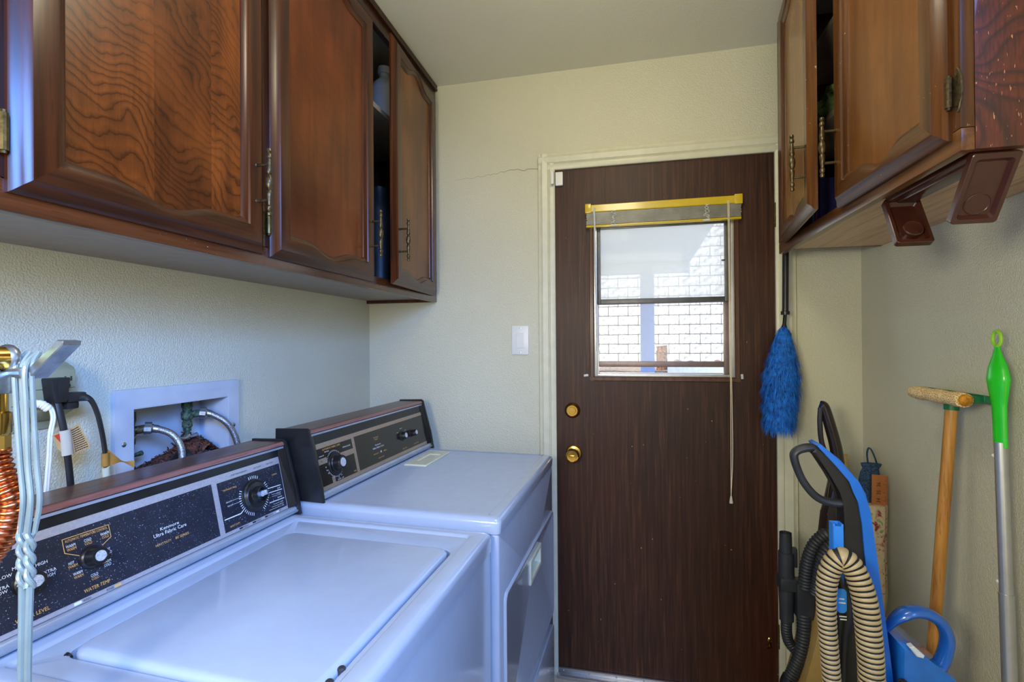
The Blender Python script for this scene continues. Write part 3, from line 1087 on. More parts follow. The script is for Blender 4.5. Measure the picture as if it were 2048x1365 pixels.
cab_door('door', cr, 0.412, 0.755, -1, 'near', (RX, 0.944, 1.657), R(1.0), (M['cab_rstile'], M['cab_rrail'], M['panel4']), 0.412 - 0.030, 'nearer door, nearly closed', handle_v=0.140)
cab_door('door', cr, 0.452, 0.755, -1, 'far', (RX, 1.80, 1.657), R(-7.3), (M['cab_rstile'], M['cab_rrail'], M['panel5']), 0.034, 'farther door standing ajar, pale glossy panel', handle_v=0.130)
for i, (yy, t, hh, mk, nm, lb) in enumerate(((1.63, 0.012, 0.115, 'teal', 'book', 'thin teal book upright at the bottom of the ajar right cabinet'), (1.605, 0.02, 0.125, 'magenta', 'book', 'dark magenta book between teal and navy ones in the right cabinet'), (1.575, 0.026, 0.135, 'navy', 'book', 'navy blue book nearest the handle of the nearer right cabinet door'))):
    m = MB()
    m.box(RX + 0.025, RX + 0.14, yy, yy + t, Z0 + 0.0285, Z0 + 0.0285 + hh, 0.001)
    o = obj(nm, m, M[mk], label=lb, cat='book', group='books in the right cabinet')
    m = MB(); m.box(RX + 0.026, RX + 0.1405, yy + 0.002, yy + t - 0.002, Z0 + 0.03, Z0 + 0.0285 + hh + 0.0004)
    obj('pages', m, M['white_plastic'], o)
m = MB()
random.seed(11)


def blob(u, v):
    th_, ph = u * 2 * math.pi, (v - 0.5) * math.pi
    k = 1 + 0.16 * math.sin(5 * th_ + 3 * ph) + 0.1 * math.sin(11 * th_ - 7 * ph)
    return (0.635 + 0.085 * k * math.cos(ph) * math.cos(th_), 1.62 + 0.12 * k * math.cos(ph) * math.sin(th_), 1.9635 + 0.052 + 0.052 * math.sin(ph) * (1 if math.sin(ph) < 0 else k))


m.grid(blob, 36, 16)
bmesh.ops.remove_doubles(m.bm, verts=m.bm.verts, dist=1e-5)
obj('plastic_bag', m, M['green_bag'], label='crumpled clear green plastic bag on the right cabinet shelf', cat='bag')

# --- paper towel holder under the right cabinet
ph = empty('paper_towel_holder', (0.58, 1.09, 1.647), 'empty brown plastic paper towel holder under the right cabinet', 'towel holder')
m = MB()
m.box(0.553, 0.613, 0.955, 1.235, 1.632, 1.6469, 0.004)
m.box(0.566, 0.600, 0.975, 1.215, 1.626, 1.633, 0.003)
obj('mounting_plate', m, M['holder_brown'], ph)


def holder_arm(y_top, y_bot, hub, nm):
    # a shallow tray hanging down, tray face towards the camera
    L = 0.118
    m = MB()
    d = Vector((0.0, y_bot - y_top, -0.10)).normalized()
    nrm = Vector((0, -1, 0)) - d * Vector((0, -1, 0)).dot(d)
    nrm.normalize()
    base = Vector((0.582, y_top, 1.637))

    def fn(p, q, hh):
        return tuple(base + Vector((1, 0, 0)) * p + d * (-q) + nrm * hh)
    rr = []
    w2 = 0.034
    m.rings([(-w2, w2, -L, 0, 0.006, -0.006), (-w2, w2, -L, 0, 0.006, 0.006), (-w2 + 0.001, w2 - 0.001, -L + 0.001, -0.001, 0.006, 0.007),
             (-w2 + 0.007, w2 - 0.007, -L + 0.008, -0.010, 0.006, 0.007), (-w2 + 0.011, w2 - 0.011, -L + 0.013, -0.016, 0.005, -0.001)], fn, True, True)
    a = obj(nm, m, M['holder_brown'], ph)
    m = MB()
    c = base + d * (L - 0.032)
    U, V = Vector((1, 0, 0)), nrm.cross(Vector((1, 0, 0)))
    if hub:
        m.lathe([(0.0185, -0.001), (0.0185, 0.012), (0.017, 0.014), (0.0155, 0.013), (0.0, 0.0125)], c, (U, V, nrm), 24)
    else:
        m.lathe([(0.019, -0.001), (0.019, 0.0003), (0.018, 0.0008), (0.0172, 0.0), (0.0, 0.0)], c, (U, V, nrm), 24)
    obj('hub', m, M['holder_brown'], a)


holder_arm(0.949, 1.012, False, 'arm')
holder_arm(1.236, 1.184, True, 'arm')

# ------------------------------------------------------------------ washer and dryer
RZ = R(-2.2)


def knob_mb(s, t, base_r, base_h, r0, r1, h, cap_r, seg=28):
    """skirted control knob with a silver cap, in panel space; materials black, silver"""
    m = MB()
    prof = [(base_r, 0.0), (base_r, base_h * 0.7), (base_r - 0.0012, base_h), (r0 + 0.002, base_h), (r0, base_h + 0.002), (r1, h - 0.002), (r1 - 0.001, h), (cap_r + 0.001, h), (cap_r, h - 0.001), (cap_r * 0.98, h + 0.0003), (0.0, h + 0.0006)]
    mids = [0] * 8 + [1, 1]
    m.lathe(prof, (s, t, 0), 'Z', seg, mids)
    return m


def console(root, y0, y1, xb, zb, xt, zt, panel_z, wood_mat):
    """sloped control console: housing, end caps, wood-grain top; returns the control panel object with its own X(along), Y(up), Z(out) axes"""
    up = Vector((xt - xb, 0, zt - zb)).normalized()
    nn = Vector((up.z, 0, -up.x))
    A = Vector((xb, 0, zb))

    def pt(t, h):
        v = A + up * t + nn * h
        return (v.x, v.z)
    xback = xt - 0.098
    ztop = A.z + up.z * 0.192 - 0.002
    top_f = pt(0.180, 0.004)
    xz = lambda p, q, h: (p, h, q)
    m = MB()
    m.prism([pt(0.0, -0.004), pt(0.178, -0.004), (xback + 0.004, ztop - 0.012), (xback, zb)], xz, y0 + 0.010, y1 - 0.010)
    obj('console_housing', m, M['black_satin'], root)
    # wood top with rounded front lip
    m = MB()
    tf = Vector((top_f[0], 0, top_f[1]))
    lip = [pt(0.178, 0.002), pt(0.180, 0.006), pt(0.186, 0.006), pt(0.190, 0.003), pt(0.192, -0.004), (xback, ztop), (xback, ztop - 0.012), pt(0.178, -0.02)]
    n = len(lip)
    Aa = [m.bm.verts.new((p, y0 + 0.009, q)) for p, q in lip]
    Bb = [m.bm.verts.new((p, y1 - 0.009, q)) for p, q in lip]
    m.face(Aa[::-1]); m.face(Bb)
    for i in range(n):
        m.mi = 1 if i in (0, 1, 2) else 0
        m.face([Aa[i], Aa[(i + 1) % n], Bb[(i + 1) % n], Bb[i]])
    obj('console_top', m, [M['laminate'], M['laminate_edge']], root, smooth=50)
    # end caps overhang the face
    for (a, b) in ((y0, y0 + 0.010), (y1 - 0.010, y1)):
        m = MB()
        m.prism([pt(-0.006, 0.014), pt(0.06, 0.016), pt(0.190, 0.010), pt(0.196, 0.004), (xback - 0.002, ztop + 0.004), (xback - 0.004, zb)], xz, a, b, 0.0015, 1)
        obj('end_cap', m, M['black_satin'], root)
    # chrome base strip
    m = MB()
    m.prism([pt(0.0, 0.0), pt(0.002, 0.010), pt(0.007, 0.012), pt(0.009, 0.007), pt(0.011, 0.008), pt(0.017, 0.005), pt(0.0195, 0.0), pt(0.018, -0.004), pt(0.0, -0.004)], xz, y0 + 0.0105, y1 - 0.0105)
    obj('base_strip', m, M['base_chrome'], root, smooth=60)
    m = MB()
    m.prism([pt(0.1725, -0.004), pt(0.1725, 0.003), pt(0.1775, 0.004), pt(0.1775, -0.004)], xz, y0 + 0.0105, y1 - 0.0105)
    obj('bright_strip', m, M['base_chrome'], root)
    # sloped cheek liners between panel and caps
    for s in (0, 1):
        ye = (y0 + 0.0105) if s == 0 else (y1 - 0.0105)
        yi = ye + (0.020 if s == 0 else -0.020)
        m = MB()
        vs = [m.bm.verts.new((*[(q[0], yy, q[1]) for q in [pt(t, h)]][0],)) for (t, h, yy) in ((0.0195, 0.0115, ye), (0.1725, 0.0075, ye), (0.1725, 0.0005, yi), (0.0195, 0.0005, yi), (0.0195, -0.004, ye), (0.1725, -0.004, ye))]
        m.face([vs[0], vs[1], vs[2], vs[3]])
        m.face([vs[0], vs[3], vs[4]]); m.face([vs[1], vs[5], vs[2]]); m.face([vs[4], vs[3], vs[2], vs[5]]); m.face([vs[0], vs[4], vs[5], vs[1]])
        obj('cheek', m, M['black_plastic'], root)
    return A, up, nn


def panel_obj(name, mb, mats, root, A, up, nn):
    o = obj(name, mb, mats, root, origin=(0, 0, 0), smooth=30)
    mat = Matrix(((0, up.x, nn.x), (1, up.y, nn.y), (0, up.z, nn.z)))
    o.location = A - ORG[root.name]
    o.rotation_euler = mat.to_euler()
    ORG[o.name] = Vector((0, 0, 0))
    return o


# ---- washer (local frame: x=0 front, y=0 far side)
W0 = Vector((-0.309, 1.143, 0))
wr = empty('washing_machine', W0, 'white top-loading washing machine with dusty black control panel', 'washer', RZ, build_org=(0, 0, 0))
wy0, wz = -0.676, 0.890
m = MB()
m.box(-0.655, -0.004, wy0 + 0.004, -0.004, 0.03, 0.8455, 0.006)
obj('cabinet', m, M['enamel'], wr)
m = MB(); m.box(-0.62, -0.04, wy0 + 0.03, -0.03, 0.0, 0.03)
obj('plinth', m, M['enamel_dark'], wr)
m = MB()
rr = [(-0.66, 0, wy0, 0, 0.012, 0.8465), (-0.66, 0, wy0, 0, 0.012, 0.874)]
for k in range(1, 6):
    a = R(90 * k / 5)
    i = 0.016 * (1 - math.cos(a))
    rr.append((-0.66 + i, -i, wy0 + i, -i, 0.012, 0.874 + 0.016 * math.sin(a)))
sx0, sx1, sy0, sy1 = -0.520, -0.038, -0.643, -0.033
rr += [(sx0, sx1, sy0, sy1, 0.010, wz), (sx0 + 0.003, sx1 - 0.003, sy0 + 0.003, sy1 - 0.003, 0.010, wz - 0.0015), (sx0 + 0.007, sx1 - 0.006, sy0 + 0.007, sy1 - 0.007, 0.010, wz - 0.006),
       (-0.478, -0.052, -0.598, -0.107, 0.024, wz - 0.006), (-0.475, -0.055, -0.595, -0.110, 0.024, wz - 0.008), (-0.474, -0.056, -0.594, -0.111, 0.024, wz - 0.022)]
m.rings(rr, base=True)
obj('top_panel', m, M['enamel'], wr, smooth=40)
m = MB()
lr = [(-0.4705, -0.0595, -0.5905, -0.1145, 0.026, wz - 0.0215), (-0.4705, -0.0595, -0.5905, -0.1145, 0.026, wz - 0.010)]
for k in range(1, 6):
    a = R(90 * k / 5)
    i = 0.012 * (1 - math.cos(a))
    lr.append((-0.4705 + i, -0.0595 - i, -0.5905 + i, -0.1145 - i, 0.024, wz - 0.010 + 0.011 * math.sin(a)))
m.rings(lr, base=True)
lid = obj('lid', m, M['enamel'], wr, smooth=40)
for hy in (-0.522, -0.550):
    m = MB()
    m.lathe([(0.006, 0), (0.006, 0.008), (0.004, 0.0095), (0, 0.0095)], (-0.0575, hy, wz - 0.012), 'Z', 12)
    obj('bumper', m, M['grey_black'], lid)
m = MB(); m.tube([(-0.468, -0.595, wz - 0.012), (-0.468, -0.588, wz - 0.009)], 0.006, 10)
obj('hinge_pin', m, M['black_plastic'], lid)
A, up, nn = console(wr, wy0 - 0.002, 0.002, -0.540, 0.892, -0.577, 1.055, 0, None)
m = MB()
m.mi = 0; m.box(wy0 + 0.030, -0.030, 0.0195, 0.1725, -0.004, 0.0)           # black backing band
m.mi = 1; m.box(wy0 + 0.031, -0.031, 0.0200, 0.1550, 0.0, 0.0012)
m.mi = 2; m.box(wy0 + 0.034, -0.2425, 0.0275, 0.1405, 0.0012, 0.0018)
m.box(-0.2285, -0.0340, 0.0275, 0.1380, 0.0012, 0.0018)
pn = panel_obj('control_panel', m, [M['black_plastic'], M['silver_strip'], M['glass_panel']], wr, A, up, nn)
T = MB()
H = 0.0021
W_, G_, K_ = 0, 1, 2
items = [('LOW', -0.6108, 0.1056, None, 0.0048, W_), ('EXTRA', -0.6185, 0.0915, None, 0.0046, W_), ('LOW', -0.6185, 0.0850, None, 0.0046, W_),
         ('MEDIUM', -0.5895, 0.1125, None, 0.0048, W_), ('HIGH', -0.5655, 0.1060, None, 0.0048, W_), ('EXTRA', -0.5575, 0.0905, None, 0.0046, W_), ('HIGH', -0.5575, 0.0840, None, 0.0046, W_),
         ('WATER LEVEL', -0.5862, 0.0370, 0.0440, 0.0058, G_), ('WATER TEMP', -0.4940, 0.0372, 0.0415, 0.0058, G_),
         ('AUTOMATIC TEMPERATURE CONTROL', -0.4970, 0.1256, 0.0665, 0.0042, G_),
         ('WARM', -0.5230, 0.1165, 0.0140, 0.0046, W_), ('WARM', -0.5222, 0.1110, 0.0140, 0.0046, G_),
         ('COLD', -0.4970, 0.1165, 0.0115, 0.0046, W_), ('COLD', -0.4966, 0.1110, 0.0115, 0.0046, G_),
         ('WARM', -0.4695, 0.1170, 0.0140, 0.0046, W_), ('COLD', -0.4690, 0.1115, 0.0115, 0.0046, G_),
         ('HOT', -0.5260, 0.0893, 0.0085, 0.0046, W_), ('WARM', -0.5246, 0.0838, 0.0140, 0.0046, G_),
         ('WARM', -0.5192, 0.0703, 0.0140, 0.0046, W_), ('WARM', -0.5186, 0.0645, 0.0140, 0.0046, G_),
         ('COLD', -0.4955, 0.0570, 0.0115, 0.0046, W_), ('COLD', -0.4950, 0.0515, 0.0115, 0.0046, G_),
         ('WARM', -0.4735, 0.0700, 0.0140, 0.0046, W_), ('COLD', -0.4728, 0.0643, 0.0115, 0.0046, W_),
         ('HOT', -0.4690, 0.0890, 0.0085, 0.0046, W_), ('COLD', -0.4685, 0.0835, 0.0115, 0.0046, W_),
         ('Kenmore', -0.3511, 0.0885, 0.0400, 0.0060, W_), ('Ultra Fabric Care', -0.3512, 0.0795, 0.0700, 0.0068, W_),
         ('HEAVY DUTY', -0.3690, 0.0613, 0.0325, 0.0044, G_), ('80 SERIES', -0.3290, 0.0610, 0.0300, 0.0048, G_),
         ('PERMANENT PRESS', -0.1965, 0.1180, 0.0380, 0.0036, G_), ('NORMAL', -0.0560, 0.1150, 0.0180, 0.0036, G_),
         ('DELICATE', -0.2055, 0.0905, 0.0160, 0.0030, W_), ('REGULAR', -0.2035, 0.0815, 0.0150, 0.0030, W_), ('HEAVY DUTY', -0.2000, 0.0365, 0.0280, 0.0042, G_),
         ('SOAK', -0.0500, 0.0785, 0.0110, 0.0034, W_), ('REGULAR', -0.0540, 0.0672, 0.0140, 0.0028, W_), ('LONG', -0.0520, 0.0625, 0.0090, 0.0028, W_), ('PREWASH', -0.0525, 0.0560, 0.0160, 0.0034, W_),
         ('SHORT', -0.0490, 0.0435, 0.0100, 0.0028, W_), ('REGULAR', -0.0510, 0.0385, 0.0130, 0.0028, W_), ('LONG', -0.0480, 0.0335, 0.0080, 0.0028, W_),
         ('WASH', -0.5125, 0.0237, 0.0120, 0.0042, K_), ('RINSE', -0.4752, 0.0237, 0.0120, 0.0042, K_),
         ('WASHING', -0.1735, 0.0237, 0.0180, 0.0040, K_), ('RINSING', -0.1340, 0.0237, 0.0160, 0.0040, K_), ('SPINNING', -0.0930, 0.0237, 0.0180, 0.0040, K_), ('OFF', -0.0600, 0.0237, 0.0080, 0.0040, K_),
         ('TO SET - PUSH & TURN RIGHT', -0.1640, 0.1455, 0.0460, 0.0036, K_), ('PULL TO START', -0.1060, 0.1455, 0.0240, 0.0036, K_), ('PUSH TO STOP', -0.0650, 0.1455, 0.0230, 0.0036, K_)]
lettering(T, items, H)


def seg_line(mb, pts, w, h, mi):
    mb.mi = mi
    for (a, b) in zip(pts[:-1], pts[1:]):
        a, b = Vector((*a, h)), Vector((*b, h))
        d = (b - a).normalized()
        n = Vector((-d.y, d.x, 0)) * w / 2
        mb.face([mb.bm.verts.new(p) for p in (a - n, b - n, b + n, a + n)])


seg_line(T, [(-0.5119, 0.0955), (-0.5330, 0.1079), (-0.5337, 0.1302), (-0.4610, 0.1296), (-0.4601, 0.1081), (-0.4763, 0.0990)], 0.0010, H, G_)
seg_line(T, [(-0.2255, 0.0555), (-0.1790, 0.0552), (-0.1640, 0.0640)], 0.0022, H, W_)
for (a, b, w) in (((-0.0880, 0.0865), (-0.0420, 0.0840), 0.0018), ((-0.0880, 0.0755), (-0.0400, 0.0728), 0.0018), ((-0.0900, 0.0515), (-0.0380, 0.0497), 0.0018), ((-0.078, 0.0690), (-0.062, 0.0672), 0.0006), ((-0.078, 0.0640), (-0.058, 0.0625), 0.0006), ((-0.078, 0.0445), (-0.056, 0.0435), 0.0006), ((-0.085, 0.0395), (-0.060, 0.0385), 0.0006), ((-0.095, 0.0345), (-0.055, 0.0335), 0.0006), ((-0.197, 0.0905), (-0.172, 0.0905), 0.0006), ((-0.195, 0.0815), (-0.172, 0.0815), 0.0006)):
    seg_line(T, [a, b], w, H, W_)
for k in range(46):
    a = R(-60 + k * 7.3)
    if -0.2 < math.cos(a) < 0.35 and math.sin(a) < 0:
        continue
    if math.sin(a) > 0.55 and (math.cos(a) > 0.45 or math.cos(a) < -0.25):
        continue
    c, s_ = math.cos(a), math.sin(a)
    seg_line(T, [(-0.131 + 0.0395 * c, 0.083 + 0.0395 * s_), (-0.131 + 0.0465 * c, 0.083 + 0.0465 * s_)], 0.0016, H, W_)
for (x, mi) in ((-0.190, K_), (-0.1505, K_), (-0.1110, K_), (-0.0725, W_)):
    T.mi = mi
    T.box(x, x + 0.0085, 0.0220, 0.0255, H - 0.001, H)
T.mi = W_; T.box(-0.531, -0.5205, 0.0215, 0.0260, H - 0.001, H)
T.mi = G_; T.box(-0.4665, -0.4565, 0.0215, 0.0255, H - 0.001, H)
obj('lettering', T, [M['ink_white'], M['ink_gold'], M['ink_black']], pn, origin=(0, 0, 0), smooth=0, recalc=False, kind='stuff')
for (s, t) in ((-0.588, 0.0865), (-0.4965, 0.0868)):
    obj('knob', knob_mb(s, t, 0.0190, 0.006, 0.0152, 0.0142, 0.026, 0.0088), [M['black_plastic'], M['cap']], pn, origin=(s, t, 0))
m = MB()
m.lathe([(0.0385, 0), (0.0385, 0.003), (0.0375, 0.0045), (0.035, 0.005), (0.033, 0.0065), (0.0315, 0.011), (0.030, 0.0125), (0.0205, 0.0135), (0.0195, 0.015), (0.0180, 0.028), (0.0170, 0.029), (0.0158, 0.028), (0.0150, 0.017), (0.006, 0.016), (0.006, 0.027), (0.0, 0.028)], (-0.131, 0.083, 0), 'Z', 36, [0] * 13 + [1, 1])
m.mi = 1
m.box(-0.131 + 0.004, -0.131 + 0.0155, 0.083 - 0.005, 0.083 + 0.007, 0.016, 0.0275, 0.002)
obj('timer_knob', m, [M['black_plastic'], M['cap']], pn, origin=(-0.131, 0.083, 0))

# ---- dryer
D0 = Vector((-0.268, 1.862, 0))
dr = empty('clothes_dryer', D0, 'white clothes dryer in the far left corner beside the door', 'dryer', RZ, build_org=(0, 0, 0))
dy0, dz = -0.708, 0.915
m = MB(); m.box(-0.68, -0.0225, dy0 + 0.002, -0.002, 0.04, 0.8745)
obj('cabinet', m, M['enamel'], dr)
fx = lambda a, b, h: (h, a, b)
HR = (-0.392, -0.263, 0.624, 0.674)
m = MB()
m.rings([(dy0 + 0.002, -0.002, 0.04, 0.8745, 0.003, -0.022), (dy0 + 0.002, -0.002, 0.04, 0.8745, 0.003, -0.008), (dy0 + 0.004, -0.004, 0.042, 0.873, 0.003, -0.004), (dy0 + 0.008, -0.008, 0.046, 0.869, 0.003, -0.002), (*HR, 0.003, -0.002), (*HR, 0.003, -0.020)], fx, False)
obj('front_panel', m, M['enamel'], dr, smooth=40)
m = MB(); m.box(-0.65, -0.04, dy0 + 0.03, -0.03, 0.0, 0.04)
obj('plinth', m, M['enamel_dark'], dr)
m = MB()
rr = [(-0.69, 0, dy0, 0, 0.014, 0.8765), (-0.69, 0.002, dy0, 0, 0.014, 0.899)]
for k in range(1, 6):
    a = R(90 * k / 5)
    i = 0.016 * (1 - math.cos(a))
    rr.append((-0.69 + i, 0.002 - i, dy0 + i, -i, 0.014, 0.899 + 0.016 * math.sin(a)))
rr += [(-0.66, -0.034, dy0 + 0.030, -0.012, 0.004, dz), (-0.657, -0.0365, dy0 + 0.033, -0.015, 0.004, dz - 0.0022)]
m.rings(rr, base=True)
obj('top_panel', m, M['enamel'], dr, smooth=30)
# lint screen cover
m = MB()
m.rings([(-0.473, -0.388, -0.276, -0.052, 0.004, dz - 0.0015), (-0.473, -0.388, -0.276, -0.052, 0.004, dz + 0.0015), (-0.470, -0.391, -0.273, -0.055, 0.004, dz + 0.004), (-0.450, -0.405, -0.222, -0.106, 0.003, dz + 0.004), (-0.447, -0.408, -0.218, -0.110, 0.003, dz + 0.0005)], base=True)
obj('lint_screen_cover', m, M['cream'], dr, smooth=25)
# door panel and handle
m = MB()
fx = lambda a, b, h: (h, a, b)
m.rings([(-0.668, -0.014, 0.335, 0.716, 0.022, -0.003), (-0.668, -0.014, 0.335, 0.716, 0.022, 0.001), (-0.665, -0.017, 0.338, 0.713, 0.022, 0.0045), (-0.660, -0.022, 0.343, 0.708, 0.02, 0.0045), (-0.657, -0.025, 0.346, 0.705, 0.02, 0.003), (*HR, 0.003, 0.003), (*HR, 0.003, -0.003)], fx, False)
dd = obj('door', m, M['enamel'], dr, smooth=40)
m = MB()
m.rings([(-0.405, -0.250, 0.612, 0.684, 0.005, 0.002), (-0.405, -0.250, 0.612, 0.684, 0.005, 0.006), (-0.402, -0.253, 0.615, 0.681, 0.004, 0.0075), (-0.391, -0.264, 0.626, 0.672, 0.004, 0.007), (-0.388, -0.267, 0.630, 0.669, 0.004, -0.018)], fx, True)
obj('handle', m, M['cream'], dd, smooth=30)
m = MB()
m.rings([(-0.690 + 0.02, -0.006, 0.06, 0.288, 0.015, -0.003), (-0.670, -0.006, 0.06, 0.288, 0.015, 0.0015), (-0.665, -0.011, 0.065, 0.283, 0.015, 0.003)], fx, True, True)
obj('lower_panel', m, M['enamel'], dr, smooth=40)
A, up, nn = console(dr, dy0 + 0.004, 0.016, -0.500, 0.917, -0.535, 1.075, 0, None)
m = MB()
m.mi = 0; m.box(dy0 + 0.036, -0.016, 0.0195, 0.1725, -0.004, 0.0)
m.mi = 1; m.box(dy0 + 0.017, -0.0155, 0.0200, 0.1475, 0.0, 0.0012)
m.mi = 2; m.box(dy0 + 0.018, -0.5095, 0.0312, 0.1335, 0.0012, 0.0018)
m.mi = 2; m.box(-0.4945, -0.0165, 0.0312, 0.1355, 0.0012, 0.0018)
m.mi = 1
m.box(dy0 + 0.018, -0.640, 0.0905, 0.1060, 0.0018, 0.0021)
m.box(-0.574, -0.5095, 0.0885, 0.1040, 0.0018, 0.0021)
m.box(-0.6320, -0.6190, 0.0312, 0.0480, 0.0018, 0.0021)
pn = panel_obj('control_panel', m, [M['black_plastic'], M['tan_strip'], M['glass_panel_clean']], dr, A, up, nn)
T = MB()
items = [('AUTOMATIC FABRIC CARE', -0.6110, 0.1280, 0.0820, 0.0052, G_), ('WRINKLE GUARD', -0.5400, 0.1165, 0.0400, 0.0036, W_), ('PERM PRESS', -0.6350, 0.1205, 0.0200, 0.0030, W_), ('NORMAL DRY', -0.6600, 0.1125, 0.0220, 0.0030, W_), ('AIR', -0.6640, 0.0985, 0.0070, 0.0046, K_),
         ('50', -0.6500, 0.0795, 0.0050, 0.0036, W_), ('40', -0.6480, 0.0705, 0.0050, 0.0036, W_), ('30', -0.6430, 0.0610, 0.0050, 0.0036, W_), ('20', -0.6020, 0.0400, 0.0050, 0.0036, W_), ('10', -0.5880, 0.0430, 0.0050, 0.0036, W_), ('FLUFF - UP', -0.5950, 0.0345, 0.0280, 0.0034, W_), ('TIMED', -0.5205, 0.0375, 0.0150, 0.0040, G_), ('OFF', -0.6255, 0.0400, 0.0060, 0.0030, K_),
         ('ELECTRONIC', -0.3740, 0.1120, 0.0300, 0.0040, G_), ('SENSOR', -0.3740, 0.1055, 0.0200, 0.0040, G_), ('Kenmore', -0.3700, 0.0880, 0.0340, 0.0048, W_), ('Ultra Fabric Care', -0.3700, 0.0790, 0.0700, 0.0056, W_), ('HEAVY DUTY', -0.3900, 0.0605, 0.0320, 0.0038, G_), ('80', -0.3590, 0.0615, 0.0090, 0.0070, W_), ('SERIES', -0.3330, 0.0605, 0.0200, 0.0038, G_), ('SOLID STATE', -0.3640, 0.0440, 0.0360, 0.0038, G_),
         ('FABRIC TEMP', -0.2000, 0.0395, 0.0320, 0.0044, G_), ('PUSH TO START', -0.1050, 0.0400, 0.0380, 0.0044, G_), ('HIGH', -0.2300, 0.1010, 0.0110, 0.0032, W_), ('MEDIUM', -0.2000, 0.1120, 0.0190, 0.0032, W_), ('LOW', -0.1700, 0.1010, 0.0100, 0.0032, W_)]
lettering(T, items, 0.0023)
for k in range(40):
    a = R(25 + k * 7.5)
    if 160 < 25 + k * 7.5 < 195:
        continue
    c, s_ = math.cos(a), math.sin(a)
    seg_line(T, [(-0.607 + 0.0345 * c, 0.0805 + 0.0345 * s_), (-0.607 + 0.0385 * c, 0.0805 + 0.0385 * s_)], 0.0010, 0.0023, W_)
obj('lettering', T, [M['ink_white'], M['ink_gold'], M['ink_black']], pn, origin=(0, 0, 0), smooth=0, recalc=False, kind='stuff')
obj('timer_knob', knob_mb(-0.607, 0.0805, 0.0325, 0.007, 0.0215, 0.0200, 0.029, 0.0125, 36), [M['black_plastic'], M['cap']], pn, origin=(-0.607, 0.0805, 0))
obj('knob', knob_mb(-0.1996, 0.0850, 0.0190, 0.004, 0.0140, 0.0125, 0.0190, 0.0085), [M['black_plastic'], M['cap']], pn, origin=(-0.1996, 0.085, 0))
obj('start_button', knob_mb(-0.1320, 0.0825, 0.0150, 0.003, 0.0120, 0.0115, 0.0270, 0.0080), [M['black_plastic'], M['cap']], pn, origin=(-0.132, 0.0825, 0))

# ------------------------------------------------------------------ wall services above the washer
# recessed supply box
sb = empty('laundry_supply_box', (XL, 1.05, 0.98), 'recessed white metal laundry supply box in the left wall', 'supply box')
m = MB()
FY0, FY1, FZ0, FZ1 = 0.873, 1.232, 0.94, 1.236
px = XL + 0.012
for (a, b, c_, d_) in ((FY0, BY0, FZ0, FZ1), (BY1, FY1, FZ0, FZ1), (BY0, BY1, BZ1, FZ1), (BY0, BY1, FZ0, BZ0)):
    m.box(XL, px, a, b, c_, d_)
bmesh.ops.remove_doubles(m.bm, verts=m.bm.verts, dist=1e-5)
M['box_white'] = flat('white_painted_steel', (182, 190, 200), 0.28, var=0.05, scale=12)
fr = obj('frame', m, M['box_white'], sb, smooth=0)
m = MB()
x0 = XL - 0.085
m.box(x0 - 0.002, x0, BY0, BY1, BZ0, BZ1)
m.box(x0, XL + 0.011, BY0, BY0 + 0.002, BZ0, BZ1)
m.box(x0, XL + 0.011, BY1 - 0.002, BY1, BZ0, BZ1)
m.box(x0, XL + 0.011, BY0 + 0.002, BY1 - 0.002, BZ1 - 0.002, BZ1)
m.box(x0, XL, BY0 + 0.002, BY1 - 0.002, BZ0, BZ0 + 0.002)
obj('housing', m, M['box_white'], sb, smooth=0)
for (yy, zz) in ((0.892, 1.115), (1.212, 1.108)):
    m = MB(); m.lathe([(0.0055, 0), (0.0055, 0.0015), (0.0035, 0.003), (0, 0.0034)], (px, yy, zz), 'X', 12)
    obj('screw', m, M['steel'], sb)
T = MB()
mt = Matrix.Translation((px, 1.110, 1.2135)) @ Matrix(((0, 0, 1, 0), (1, 0, 0, 0), (0, 1, 0, 0), (0, 0, 0, 1)))
lettering(T, [('SPITE', -0.030, -0.001, 0.046, 0.011, 0), ('OWTEX', 0.032, 0.001, 0.044, 0.009, 0)], 0.0009, mt)
obj('embossed_lettering', T, M['box_white'], fr, smooth=0, recalc=False)
for i, (yy, zt, mk) in enumerate(((0.948, 1.19, 'old_brass'), (1.108, 1.19, 'verdigris'))):
    m = MB()
    xx = XL - 0.040
    dz_ = -0.012 if i == 0 else 0.004
    m.lathe([(0.0, 0.0), (0.006, 0.0), (0.006, 0.012), (0.010, 0.013), (0.010, 0.022), (0.0125, 0.024), (0.0125, 0.036), (0.009, 0.040), (0.0145, 0.046), (0.015, 0.062), (0.011, 0.066), (0.012, 0.074), (0.014, 0.078), (0.014, 0.10), (0, 0.10)], (xx, yy, zt - 0.10 + dz_), 'Z', 12)
    # outlet spout towards the far side
    m.tube([(xx, yy, zt - 0.045 + dz_), (xx + 0.012, yy + 0.016, zt - 0.043 + dz_), (xx + 0.018, yy + 0.028, zt - 0.042 + dz_)], 0.010, 12)
    vb = obj('valve', m, M[mk], sb)
    m = MB()
    hz = zt - 0.103 + dz_
    m.tube([(xx + 0.004, yy - 0.034, hz), (xx + 0.002, yy - 0.012, hz - 0.002), (xx, yy, hz + 0.002), (xx - 0.002, yy + 0.012, hz - 0.002), (xx - 0.004, yy + 0.034, hz)], [0.0062, 0.0042, 0.0085, 0.0042, 0.0062], 10)
    m.tube([(xx, yy, hz - 0.006), (xx, yy, hz + 0.008)], 0.006, 10)
    obj('valve_handle', m, M['verdigris'] if i == 0 else M['steel'], vb)
# rusty fibre debris in the box
m = MB()
random.seed(5)


